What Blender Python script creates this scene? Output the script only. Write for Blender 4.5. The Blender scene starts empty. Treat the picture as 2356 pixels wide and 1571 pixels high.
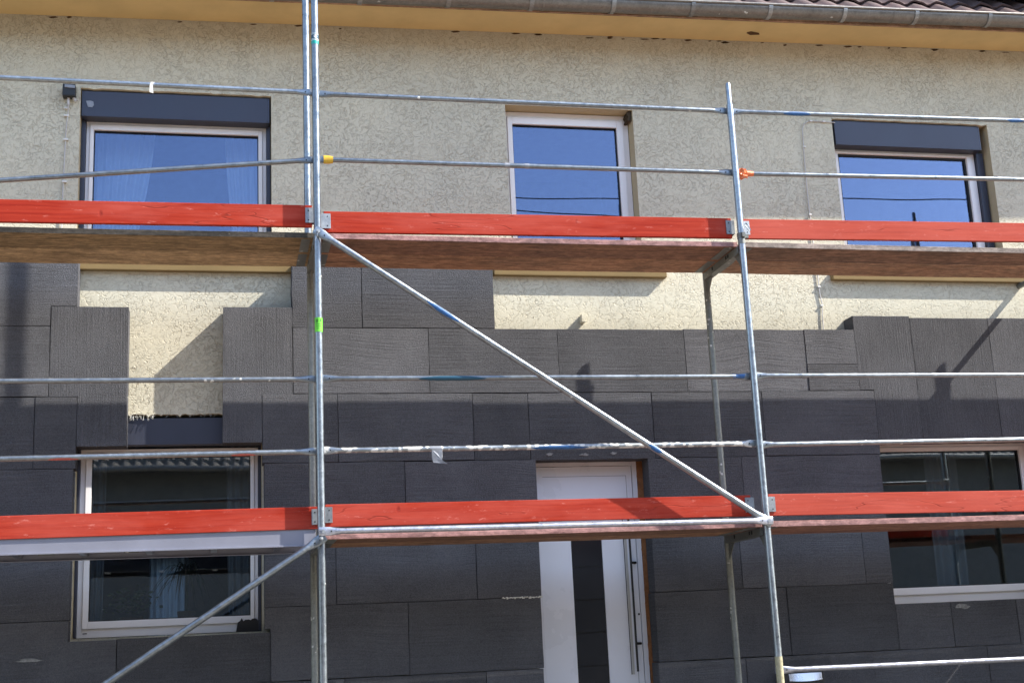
import bpy, bmesh, math, random
from mathutils import Vector, Matrix
SC = bpy.context.scene
C = SC.collection
rng = random.Random(7)
PI = math.pi

# ------------------------------------------------------------------ camera, sky, sun, exposure
cam = bpy.data.cameras.new('camera')
cam.sensor_width = 36.0
cam.lens = 46.18
cam.clip_start = 0.05
cam.clip_end = 600
co = bpy.data.objects.new('camera', cam)
C.objects.link(co)
_r = Vector((0.97628, -0.21162, -0.04576)); _u = Vector((-0.00374, -0.22781, 0.97370)); _f = Vector((0.21648, 0.95043, 0.22320))
M = Matrix((( _r.x, _u.x, -_f.x, -0.6256), (_r.y, _u.y, -_f.y, -8.4202), (_r.z, _u.z, -_f.z, 1.2681), (0, 0, 0, 1)))
co.matrix_world = M
SC.camera = co

SUN = Vector((3.0, -1.0, 2.93)).normalized()          # direction towards the sun
ELEV = math.asin(SUN.z)
AZ = math.atan2(SUN.x, SUN.y)                          # clockwise from +Y
w = bpy.data.worlds.new('World'); SC.world = w; w.use_nodes = True
nt = w.node_tree
sky = nt.nodes.new('ShaderNodeTexSky'); sky.sky_type = 'NISHITA'; sky.sun_disc = False
sky.sun_elevation = ELEV; sky.sun_rotation = AZ
sky.air_density = 1.0; sky.dust_density = 0.7; sky.ozone_density = 0.5
bg = nt.nodes['Background']; bg.inputs[1].default_value = 0.15
nt.links.new(sky.outputs[0], bg.inputs[0])
sl = bpy.data.lights.new('sun', 'SUN'); sl.energy = 3.9; sl.angle = math.radians(0.5); sl.color = (1.0, 0.95, 0.85)
so = bpy.data.objects.new('sun', sl); C.objects.link(so)
so.rotation_euler = (-SUN).to_track_quat('-Z', 'Y').to_euler()
SC.view_settings.view_transform = 'Standard'; SC.view_settings.look = 'None'
SC.view_settings.exposure = 1.56; SC.view_settings.gamma = 1.0
SC.cycles.max_bounces = 8; SC.cycles.transparent_max_bounces = 12
SC.cycles.use_denoising = True

# ------------------------------------------------------------------ materials
def new_mat(name):
    m = bpy.data.materials.new(name); m.use_nodes = True
    n = m.node_tree.nodes; l = m.node_tree.links
    return m, n, l, n['Principled BSDF']

class G:
    """small helper to write node graphs"""
    def __init__(s, name):
        s.m, s.n, s.l, s.b = new_mat(name)
        s._tc = None
    def tc(s, out='Object'):
        if s._tc is None: s._tc = s.n.new('ShaderNodeTexCoord')
        return s._tc.outputs[out]
    def geo(s): return s.n.new('ShaderNodeNewGeometry').outputs['Position']
    def mapping(s, v, scale=(1,1,1), loc=(0,0,0), rot=(0,0,0)):
        k = s.n.new('ShaderNodeMapping'); s.l.new(v, k.inputs[0])
        k.inputs['Scale'].default_value = scale; k.inputs['Location'].default_value = loc; k.inputs['Rotation'].default_value = rot
        return k.outputs[0]
    def noise(s, v, scale, detail=2, rough=.5, dist=0, out='Fac'):
        k = s.n.new('ShaderNodeTexNoise'); s.l.new(v, k.inputs['Vector'])
        k.inputs['Scale'].default_value = scale; k.inputs['Detail'].default_value = detail
        k.inputs['Roughness'].default_value = rough; k.inputs['Distortion'].default_value = dist
        return k.outputs[out]
    def voro(s, v, scale, feature='F1', out='Distance', rand=1):
        k = s.n.new('ShaderNodeTexVoronoi'); k.feature = feature; s.l.new(v, k.inputs['Vector'])
        k.inputs['Scale'].default_value = scale; k.inputs['Randomness'].default_value = rand
        return k.outputs[out]
    def math(s, op, a, b=0.0, c=0.0, clamp=False):
        k = s.n.new('ShaderNodeMath'); k.operation = op; k.use_clamp = clamp
        for i, x in enumerate((a, b, c)):
            if isinstance(x, (int, float)): k.inputs[i].default_value = x
            else: s.l.new(x, k.inputs[i])
        return k.outputs[0]
    def ramp(s, v, lo, hi, a=0.0, b=1.0):
        k = s.n.new('ShaderNodeMapRange'); k.clamp = True
        s.l.new(v, k.inputs[0])
        for i, x in enumerate((lo, hi, a, b)): k.inputs[i+1].default_value = x
        return k.outputs[0]
    def mix(s, f, a, b, blend='MIX'):
        k = s.n.new('ShaderNodeMix'); k.data_type = 'RGBA'; k.blend_type = blend
        for sock, x in ((k.inputs[0], f), (k.inputs[6], a), (k.inputs[7], b)):
            if isinstance(x, (int, float)): sock.default_value = x
            elif isinstance(x, tuple): sock.default_value = (*x, 1) if len(x) == 3 else x
            else: s.l.new(x, sock)
        return k.outputs[2]
    def sep(s, v):
        k = s.n.new('ShaderNodeSeparateXYZ'); s.l.new(v, k.inputs[0]); return k.outputs
    def vadd(s, a, b):
        k = s.n.new('ShaderNodeVectorMath'); k.operation = 'ADD'
        for i, x in enumerate((a, b)):
            if isinstance(x, tuple): k.inputs[i].default_value = x
            else: s.l.new(x, k.inputs[i])
        return k.outputs[0]
    def vscale(s, a, f):
        k = s.n.new('ShaderNodeVectorMath'); k.operation = 'SCALE'; s.l.new(a, k.inputs[0])
        if isinstance(f, (int, float)): k.inputs['Scale'].default_value = f
        else: s.l.new(f, k.inputs['Scale'])
        return k.outputs[0]
    def rnd(s): return s.n.new('ShaderNodeObjectInfo').outputs['Random']
    def bump(s, h, strength=.5, dist=.01, normal=None):
        k = s.n.new('ShaderNodeBump'); s.l.new(h, k.inputs['Height'])
        k.inputs['Strength'].default_value = strength; k.inputs['Distance'].default_value = dist
        if normal is not None: s.l.new(normal, k.inputs['Normal'])
        s.l.new(k.outputs[0], s.b.inputs['Normal']); return k.outputs[0]
    def set(s, color=None, rough=None, metal=None, spec=None):
        for nme, x in (('Base Color', color), ('Roughness', rough), ('Metallic', metal), ('Specular IOR Level', spec)):
            if x is None: continue
            if isinstance(x, (int, float)): s.b.inputs[nme].default_value = x
            elif isinstance(x, tuple): s.b.inputs[nme].default_value = (*x, 1)
            else: s.l.new(x, s.b.inputs[nme])
        return s.m

def plain(name, col, rough=.6, metal=0., spec=.5, var=.12, scale=12):
    g = G(name)
    n = g.noise(g.tc(), scale, 4, .6)
    f = g.ramp(n, .3, .7, 1-var, 1+var)
    c = g.mix(1.0, col, f, 'MULTIPLY')
    g.set(c, g.ramp(n, .3, .7, max(0, rough-.06), min(1, rough+.06)), metal, spec)
    return g.m

def mat_render():
    g = G('scratched_render')
    p = g.tc()
    warp = g.noise(p, 26, 1, .5, out='Color')
    pw = g.vadd(p, g.vscale(warp, .020))
    parts = []
    for (sc, off, wd, ms, th) in ((19, 0, .020, 30, .47), (23, 7.3, .022, 34, .47), (27, 3.1, .024, 28, .49), (17, 11.7, .017, 32, .49), (21, 5.9, .020, 36, .50)):
        v = g.vadd(pw, (off, off*.7, off*1.3))
        n = g.noise(v, sc, .6, .4, .6)
        d = g.math('ABSOLUTE', g.math('SUBTRACT', n, .5))
        line = g.ramp(d, wd*.35, wd, 1, 0)
        msk = g.ramp(g.noise(g.vadd(p, (off*2, 1.0, off)), ms, 1), th-.02, th+.04)
        parts.append(g.math('MULTIPLY', line, msk))
    h = parts[0]
    for q in parts[1:]: h = g.math('MAXIMUM', h, q)
    big = g.noise(p, 1.3, 4, .6)
    fine = g.noise(p, 260, 2, .6)
    dens = g.ramp(g.noise(p, 2.6, 3), .35, .62, .45, 1.0)
    h = g.math('MULTIPLY', h, dens)
    base = g.mix(g.ramp(big, .35, .7), (.64, .595, .465), (.56, .525, .42))
    dirt = g.mix(g.math('MULTIPLY', h, .35), base, (.29, .235, .155))
    # patchy brown tone growing towards the top of the wall
    z = g.sep(g.geo())[2]
    st = g.math('MULTIPLY', g.ramp(z, 5.66, 6.12), g.ramp(g.noise(p, 5, 4, .7), .25, .75, .35, 1))
    c = g.mix(g.math('MULTIPLY', st, .42), dirt, (.33, .24, .14))
    c = g.mix(g.math('MULTIPLY', g.ramp(g.noise(p, 7, 5, .7), .55, .75), .14), c, (.40, .37, .30))
    hh = g.math('SUBTRACT', g.math('MULTIPLY', fine, .12), h)
    g.bump(hh, .75, .0065)
    return g.set(c, .92, 0, .2)

def mat_paint(name, col, var=.08):
    g = G(name); p = g.tc()
    n = g.noise(p, 3, 5, .6); n2 = g.noise(p, 120, 2)
    c = g.mix(g.ramp(n, .3, .75), col, tuple(x*(1-2.2*var) for x in col))
    spots = g.ramp(g.noise(p, 26, 4, .7), .70, .76)
    c = g.mix(g.math('MULTIPLY', spots, .5), c, tuple(x*.35 for x in col))
    g.bump(g.math('ADD', n2, n), .15, .004)
    return g.set(c, .85, 0, .25)

def mat_eps(vertical):
    g = G('grey_foam_upright' if vertical else 'grey_foam')
    p0 = g.tc()
    r = g.rnd()
    sh = g.n.new('ShaderNodeCombineXYZ')
    for i, k in enumerate((37.0, 11.0, 53.0)): g.l.new(g.math('MULTIPLY', r, k), sh.inputs[i])
    p = g.vadd(p0, sh.outputs[0])
    # sanding arcs: warp the streak axis with a low frequency wave
    low = g.noise(p, 1.1, 1, .4)
    xyz = g.sep(p)
    cmb = g.n.new('ShaderNodeCombineXYZ')
    if vertical:
        g.l.new(g.math('ADD', xyz[0], g.math('MULTIPLY', low, .03)), cmb.inputs[0]); g.l.new(xyz[1], cmb.inputs[1]); g.l.new(xyz[2], cmb.inputs[2])
        ms = (110, 1, 1.6)
    else:
        g.l.new(xyz[0], cmb.inputs[0]); g.l.new(xyz[1], cmb.inputs[1]); g.l.new(g.math('ADD', xyz[2], g.math('MULTIPLY', low, g.ramp(r, .55, .75, .035, .20))), cmb.inputs[2])
        ms = (1.6, 1, 95)
    st = g.noise(g.mapping(cmb.outputs[0], ms), 1.0, 3, .62)
    st2 = g.noise(g.mapping(cmb.outputs[0], tuple(x*2.7 for x in ms)), 1.0, 2, .6)
    amt = g.ramp(g.noise(p, 2.6, 2), .36, .62, .25, 1.0)
    streak = g.math('MULTIPLY', g.math('SUBTRACT', g.math('ADD', st, g.math('MULTIPLY', st2, .6)), .8), amt)
    bead = g.voro(p, 190)
    cell = g.voro(p, 190, out='Color')
    grain = g.noise(p, 260, 3, .8)
    big = g.noise(p, 2.2, 4, .6)
    f = g.math('ADD', g.math('MULTIPLY', streak, .62), g.ramp(big, .3, .7, .86, 1.14))
    f = g.math('ADD', f, g.math('MULTIPLY', g.math('SUBTRACT', grain, .5), .95))
    f = g.math('ADD', f, g.math('MULTIPLY', g.math('SUBTRACT', g.sep(cell)[0], .5), .34))
    f = g.math('MULTIPLY', f, g.ramp(r, 0, 1, .84, 1.16))
    c = g.mix(1.0, (.131, .132, .144), f, 'MULTIPLY')
    # pale specks of dust and torn beads
    sd = g.voro(p, 34); sc = g.sep(g.voro(p, 34, out='Color'))[0]
    speck = g.math('MULTIPLY', g.ramp(sd, .045, .085, 1, 0), g.ramp(sc, .74, .78))
    c = g.mix(g.math('MULTIPLY', speck, .7), c, (.42, .42, .43))
    smear = g.math('MULTIPLY', g.ramp(g.noise(g.mapping(p, (1.6, 1, 4)), 1.6, 5, .75), .68, .80), .25)
    c = g.mix(smear, c, (.20, .195, .19))
    hgt = g.math('ADD', g.math('MULTIPLY', streak, 1.2), g.math('ADD', g.math('MULTIPLY', bead, .6), g.math('MULTIPLY', grain, .8)))
    g.bump(hgt, 1.0, .012)
    return g.set(c, .95, 0, .02)

def mat_red(name='red_stained_wood', fade=0.0):
    mixc = lambda c: tuple(x+(q-x)*fade for x, q in zip(c, (.56, .15, .11)))
    g = G(name); p0 = g.tc(); r = g.rnd()
    sh = g.n.new('ShaderNodeCombineXYZ')
    for i, k in enumerate((31.0, 5.0, 17.0)): g.l.new(g.math('MULTIPLY', r, k), sh.inputs[i])
    p = g.vadd(p0, sh.outputs[0])
    low = g.noise(g.mapping(p, (1.2, 1, 5)), 1.5, 2)
    xyz = g.sep(p); cmb = g.n.new('ShaderNodeCombineXYZ')
    g.l.new(g.math('MULTIPLY', xyz[0], 2.0), cmb.inputs[0]); g.l.new(xyz[1], cmb.inputs[1])
    g.l.new(g.math('MULTIPLY', g.math('ADD', xyz[2], g.math('MULTIPLY', low, .06)), 70), cmb.inputs[2])
    gr = g.noise(cmb.outputs[0], 1.0, 3, .6)
    c = g.mix(g.ramp(gr, .3, .72), mixc((.40, .043, .022)), mixc((.28, .022, .013)))
    pale = g.ramp(g.noise(g.mapping(p, (1.0, 1, 4)), 1.7, 4, .6), .42, .72)
    c = g.mix(g.math('MULTIPLY', pale, .7), c, mixc((.46, .085, .062)))
    kv = g.mapping(p, (1.0, .02, .62))
    kd = g.voro(kv, 7.0); kc = g.sep(g.voro(kv, 7.0, out='Color'))[0]
    knot = g.math('MULTIPLY', g.ramp(g.math('ADD', kd, g.math('MULTIPLY', g.noise(p, 60, 2), .05)), .06, .14, 1, 0), g.ramp(kc, .30, .36))
    c = g.mix(g.math('MULTIPLY', knot, .7), c, (.22, .022, .016))
    crk = g.math('ABSOLUTE', g.math('SUBTRACT', g.noise(g.mapping(p, (.9, .1, 9)), 1.0, 2, .5), .5))
    crack = g.math('MULTIPLY', g.ramp(crk, .002, .006, 1, 0), g.ramp(g.noise(p, 1.5, 1), .52, .56))
    c = g.mix(g.math('MULTIPLY', crack, .5), c, (.20, .03, .02))
    scuff = g.math('MULTIPLY', g.ramp(g.noise(g.mapping(p, (1, 1, 3)), 9, 5, .8), .60, .70), .4)
    c = g.mix(scuff, c, (.74, .30, .25))
    g.bump(g.math('SUBTRACT', gr, g.math('ADD', knot, crack)), .35, .003)
    return g.set(c, .7, 0, .06)

def mat_wood(name, a, b, dark, wet=.0):
    g = G(name); p0 = g.tc(); r = g.rnd()
    sh = g.n.new('ShaderNodeCombineXYZ')
    for i, k in enumerate((23.0, 9.0, 13.0)): g.l.new(g.math('MULTIPLY', r, k), sh.inputs[i])
    p = g.vadd(p0, sh.outputs[0])
    low = g.noise(g.mapping(p, (1, 3, 3)), 1.4, 2)
    lv = g.n.new('ShaderNodeCombineXYZ'); g.l.new(g.math('MULTIPLY', low, .05), lv.inputs[1]); g.l.new(g.math('MULTIPLY', low, .05), lv.inputs[2])
    q = g.mapping(g.vadd(p, lv.outputs[0]), (1.6, 60, 60))
    gr = g.noise(q, 1.0, 5, .7)
    c = g.mix(g.ramp(gr, .36, .62), a, b)
    bl = g.ramp(g.noise(g.mapping(p, (1.2, 4, 4)), 1.6, 5, .7), .45, .75)
    c = g.mix(g.math('MULTIPLY', bl, .8), c, dark)
    fl = g.ramp(g.noise(g.mapping(p, (3, 8, 8)), 3.2, 5, .8), .68, .73)
    mo = g.ramp(g.noise(g.mapping(p, (2, 5, 5)), 5, 5, .8), .42, .62, .62, 1.2)
    c = g.mix(1.0, c, mo, 'MULTIPLY')
    c = g.mix(g.math('MULTIPLY', fl, .55), c, tuple(min(1, x*2.0+.04) for x in a))
    g.bump(g.math('ADD', gr, g.noise(p, 40, 4, .8)), .7, .005)
    return g.set(c, .88, 0, .25)

def mat_zinc(name='galvanised_steel', col=(.33, .365, .40), rough=.34, splat=0.0, metal=.85):
    g = G(name); p0 = g.tc(); r = g.rnd()
    sh = g.n.new('ShaderNodeCombineXYZ')
    for i, k in enumerate((23.0, 9.0, 13.0)): g.l.new(g.math('MULTIPLY', r, k), sh.inputs[i])
    p = g.vadd(p0, sh.outputs[0])
    n = g.noise(p, 22, 4, .65); n2 = g.noise(p, 150, 2); n3 = g.noise(p, 3, 3, .6)
    sp = g.voro(p, 85, out='Color')
    f = g.math('ADD', g.ramp(n, .3, .7, .78, 1.10), g.math('MULTIPLY', g.math('SUBTRACT', g.sep(sp)[0], .5), .18))
    f = g.math('MULTIPLY', f, g.math('MULTIPLY', g.ramp(n3, .3, .7, .85, 1.08), g.ramp(r, 0, 1, .72, 1.15)))
    c = g.mix(1.0, col, f, 'MULTIPLY')
    grime = g.ramp(g.noise(p, 14, 5, .75), .62, .72)
    c = g.mix(g.math('MULTIPLY', grime, .45), c, (.20, .19, .17))
    met = g.ramp(grime, 0, 1, metal, .2)
    ro = g.ramp(n, .3, .7, rough-.08, rough+.14)
    sd = g.voro(p, 30, 'SMOOTH_F1'); scv = g.noise(p, 9, 3)
    dots = g.math('MULTIPLY', g.ramp(g.math('ADD', sd, g.math('MULTIPLY', n2, .22)), .30+.16*splat, .36+.18*splat, 1, 0), g.ramp(scv, .66-splat*.34, .72-splat*.34))
    c = g.mix(dots, c, (.66, .65, .62))
    met = g.math('MULTIPLY', met, g.math('SUBTRACT', 1.0, dots))
    ro = g.math('ADD', ro, g.math('MULTIPLY', dots, .35))
    g.bump(g.math('ADD', g.math('MULTIPLY', n2, .25), g.math('MULTIPLY', dots, 1.2)), .3, .002)
    return g.set(c, ro, met, .5)

def mat_pane(name, refl, tint=(.80, .86, .88), gcol=(.93, .97, 1.0)):
    m = bpy.data.materials.new(name); m.use_nodes = True
    n = m.node_tree.nodes; l = m.node_tree.links; n.clear()
    o = n.new('ShaderNodeOutputMaterial'); mx = n.new('ShaderNodeMixShader')
    tr = n.new('ShaderNodeBsdfTransparent'); tr.inputs[0].default_value = (*tint, 1)
    gl = n.new('ShaderNodeBsdfGlossy'); gl.inputs['Color'].default_value = (*gcol, 1); gl.inputs['Roughness'].default_value = .0
    fr = n.new('ShaderNodeFresnel'); fr.inputs[0].default_value = 1.45
    mr = n.new('ShaderNodeMapRange'); mr.inputs[1].default_value = 0; mr.inputs[2].default_value = 1
    mr.inputs[3].default_value = refl; mr.inputs[4].default_value = 1
    l.new(fr.outputs[0], mr.inputs[0]); l.new(mr.outputs[0], mx.inputs[0])
    # panes are never quite flat: a faint bow
    tc = n.new('ShaderNodeTexCoord'); no = n.new('ShaderNodeTexNoise'); no.inputs['Scale'].default_value = 1.6; no.inputs['Detail'].default_value = 0
    l.new(tc.outputs['Object'], no.inputs['Vector'])
    bp = n.new('ShaderNodeBump'); bp.inputs['Strength'].default_value = .05; bp.inputs['Distance'].default_value = .02
    l.new(no.outputs['Fac'], bp.inputs['Height']); l.new(bp.outputs[0], gl.inputs['Normal'])
    l.new(tr.outputs[0], mx.inputs[1]); l.new(gl.outputs[0], mx.inputs[2]); l.new(mx.outputs[0], o.inputs[0])
    return m

def mat_net(name, col, tr=.5):
    g = G(name); p = g.tc()
    b = g.n.new('ShaderNodeBsdfTranslucent'); b.inputs[0].default_value = (*col, 1)
    g.set(col, .9, 0, .05)
    mx = g.n.new('ShaderNodeMixShader'); mx.inputs[0].default_value = tr
    out = [n for n in g.n if n.type == 'OUTPUT_MATERIAL'][0]
    g.l.new(g.b.outputs[0], mx.inputs[1]); g.l.new(b.outputs[0], mx.inputs[2]); g.l.new(mx.outputs[0], out.inputs[0])
    return g.m

def mat_tiles(name, a, b):
    g = G(name); p = g.tc()
    n = g.noise(p, 9, 5, .65); n2 = g.noise(p, 70, 3)
    c = g.mix(g.ramp(n, .3, .7), a, b)
    c = g.mix(g.math('MULTIPLY', g.ramp(g.noise(p, 22, 4, .7), .55, .7), .4), c, (.16, .15, .13))
    g.bump(n2, .3, .004)
    return g.set(c, .8, 0, .3)

def mat_ground(name, a, b, sc=1.0):
    g = G(name); p = g.geo()
    n = g.noise(p, .6*sc, 5, .6); n2 = g.noise(p, 60, 3, .7); n3 = g.noise(p, 6*sc, 4)
    c = g.mix(g.ramp(n, .3, .7), a, b)
    c = g.mix(1.0, c, g.math('MULTIPLY', g.ramp(n2, .2, .8, .75, 1.25), g.ramp(n3, .3, .7, .9, 1.1)), 'MULTIPLY')
    g.bump(n2, .4, .01)
    return g.set(c, .9, 0, .3)

MT = {}
MT['render'] = mat_render()
MT['ochre'] = mat_paint('ochre_paint', (.68, .50, .24))
MT['sillp'] = mat_paint('dark_ochre_paint', (.23, .16, .07))
MT['eps'] = mat_eps(False); MT['epsv'] = mat_eps(True)
MT['red'] = mat_red(); MT['redp'] = mat_red('faded_red_wood', .28)
MT['wood_l'] = mat_wood('tan_plank_wood', (.60, .41, .24), (.43, .285, .15), (.20, .13, .075))
MT['wood_m'] = mat_wood('reddish_plank_wood', (.50, .28, .17), (.37, .185, .11), (.15, .095, .07))
MT['wood_lo'] = mat_wood('brown_plank_wood', (.42, .285, .16), (.28, .18, .09), (.12, .08, .045))
MT['wood_mo'] = mat_wood('dark_reddish_plank_wood', (.36, .19, .125), (.23, .115, .075), (.10, .065, .055))
MT['wood_wo'] = mat_wood('dark_weathered_plank_wood', (.34, .20, .14), (.22, .125, .085), (.11, .085, .07))
MT['wood_w'] = mat_wood('weathered_plank_wood', (.48, .29, .19), (.35, .195, .12), (.18, .145, .11))
MT['wood_r'] = mat_wood('pink_plank_wood', (.50, .26, .19), (.40, .18, .13), (.22, .11, .08))
MT['zinc'] = mat_zinc()
MT['zincd'] = mat_zinc('weathered_steel', (.25, .255, .235), .5, .15, .55)
MT['zincs'] = mat_zinc('plaster_splashed_steel', (.34, .37, .40), .38, 1.0)
MT['zincm'] = mat_zinc('lightly_splashed_steel', (.34, .37, .40), .38, .2)
MT['plate'] = mat_zinc('pressed_steel_plate', (.33, .35, .375), .48, 0, .6)
MT['gutter'] = mat_zinc('old_zinc_sheet', (.235, .215, .195), .40, 0, .55)
MT['aludeck'] = plain('pale_anodised_aluminium', (.30, .305, .37), .38, .4, .5, .05, 3)
MT['gutterb'] = mat_zinc('zinc_strap', (.34, .33, .315), .42, 0, .5)
MT['alu'] = mat_zinc('aluminium', (.52, .53, .60), .34, .05, .8)
MT['pvc'] = plain('white_window_plastic', (.86, .835, .83), .35, 0, .5, .03, 4)
MT['doorw'] = plain('white_door_lacquer', (.70, .71, .76), .3, 0, .5, .02, 3)
MT['box'] = plain('anthracite_aluminium', (.048, .053, .078), .4, .25, .5, .06, 5)
MT['gasket'] = plain('black_rubber', (.012, .012, .013), .6)
MT['black'] = plain('black_plastic', (.016, .016, .018), .45)
MT['dark'] = plain('hole_shade_and_lines', (.008, .008, .008), .9)  # black for lines, and for shade painted into holes and slots
MT['foam'] = plain('brown_mounting_foam', (.25, .115, .05), .8, 0, .2, .25, 30)
MT['foamd'] = plain('dark_old_foam', (.06, .045, .03), .9, 0, .1, .3, 40)
MT['dirt'] = plain('dark_brown_hole', (.09, .05, .025), .9, 0, .1, .3, 40)
MT['white'] = plain('white_foam_filler', (.62, .61, .57), .9, 0, .2, .15, 40)
MT['cable'] = plain('pale_cable_sheath', (.50, .48, .47), .5, 0, .4, .12, 20)
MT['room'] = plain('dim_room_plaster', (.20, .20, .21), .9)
MT['net'] = plain('white_net_curtain', (.62, .65, .72), .9, 0, .1, .05, 8)
MT['leaf'] = plain('dark_leaf', (.035, .055, .03), .5, 0, .4, .3, 20)
MT['leafb'] = plain('mid_green_leaf', (.10, .13, .06), .5, 0, .4, .35, 20)
MT['pot'] = plain('clay_pot', (.20, .10, .06), .7)
MT['tiles'] = mat_tiles('brown_clay_tiles', (.125, .075, .068), (.075, .05, .048))
MT['tiles2'] = mat_tiles('grey_brown_clay_tiles', (.30, .26, .23), (.19, .16, .14))
MT['nwall'] = plain('grey_house_plaster', (.20, .195, .19), .9, 0, .2, .08, 2)
MT['hplate'] = plain('greyish_handle_plate', (.46, .45, .42), .5, 0, .3, .05, 10)
MT['doorglass'] = plain('dark_door_glass', (.018, .0185, .022), .2, 0, .5, .08, 3)
MT['glossblack'] = plain('black_glossy_sheet', (.010, .011, .014), .25)
MT['asphalt'] = mat_ground('asphalt', (.30, .265, .215), (.25, .22, .18))
MT['paving'] = mat_ground('pale_paving', (.075, .068, .06), (.06, .055, .05), 2)
MT['blue'] = plain('blue_spray_paint', (.02, .10, .27), .5, 0, .5, .35, 60)
MT['pinkp'] = plain('red_spray_paint', (.45, .12, .10), .6, 0, .4, .35, 60)
MT['yellowp'] = plain('cream_paint_drips', (.40, .36, .23), .6, 0, .4, .25, 40)
MT['yellow'] = plain('yellow_tape', (.62, .36, .03), .45, 0, .5, .15, 40)
MT['orange'] = plain('orange_foil_tape', (.72, .17, .05), .4, 0, .6, .25, 60)
MT['tape'] = plain('grey_adhesive_tape', (.27, .28, .31), .4, .2, .5, .15, 40)
MT['tapew'] = plain('white_adhesive_tape', (.72, .70, .66), .5, 0, .4, .1, 40)
MT['green'] = plain('green_label', (.16, .62, .05), .5, 0, .4, .06, 30)
MT['teal'] = plain('teal_label', (.01, .36, .31), .4, 0, .5, .06, 30)
MT['navy'] = plain('navy_label_print', (.012, .07, .12), .4)
MT['lblw'] = plain('white_label_print', (.75, .82, .82), .4)
MT['greenink'] = plain('dark_green_ink', (.02, .16, .015), .5)
MT['redink'] = plain('crimson_ink', (.35, .02, .08), .5)
MT['pane_up'] = mat_pane('upper_window_glass', .085, gcol=(.62, .72, 1.10))
MT['pane_low'] = mat_pane('lower_window_glass', .07, (.72, .78, .80), (.85, .9, .95))
MT['paned'] = mat_pane('door_glass', .10, (.10, .10, .11))
MT['steel'] = plain('brushed_steel', (.55, .56, .58), .25, .9, .5, .05, 30)
MT['blackbar'] = plain('black_steel_bar', (.02, .02, .022), .3, .3)
MT['lid'] = plain('silver_lid', (.72, .73, .76), .28, .75, .5, .04, 10)

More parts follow.
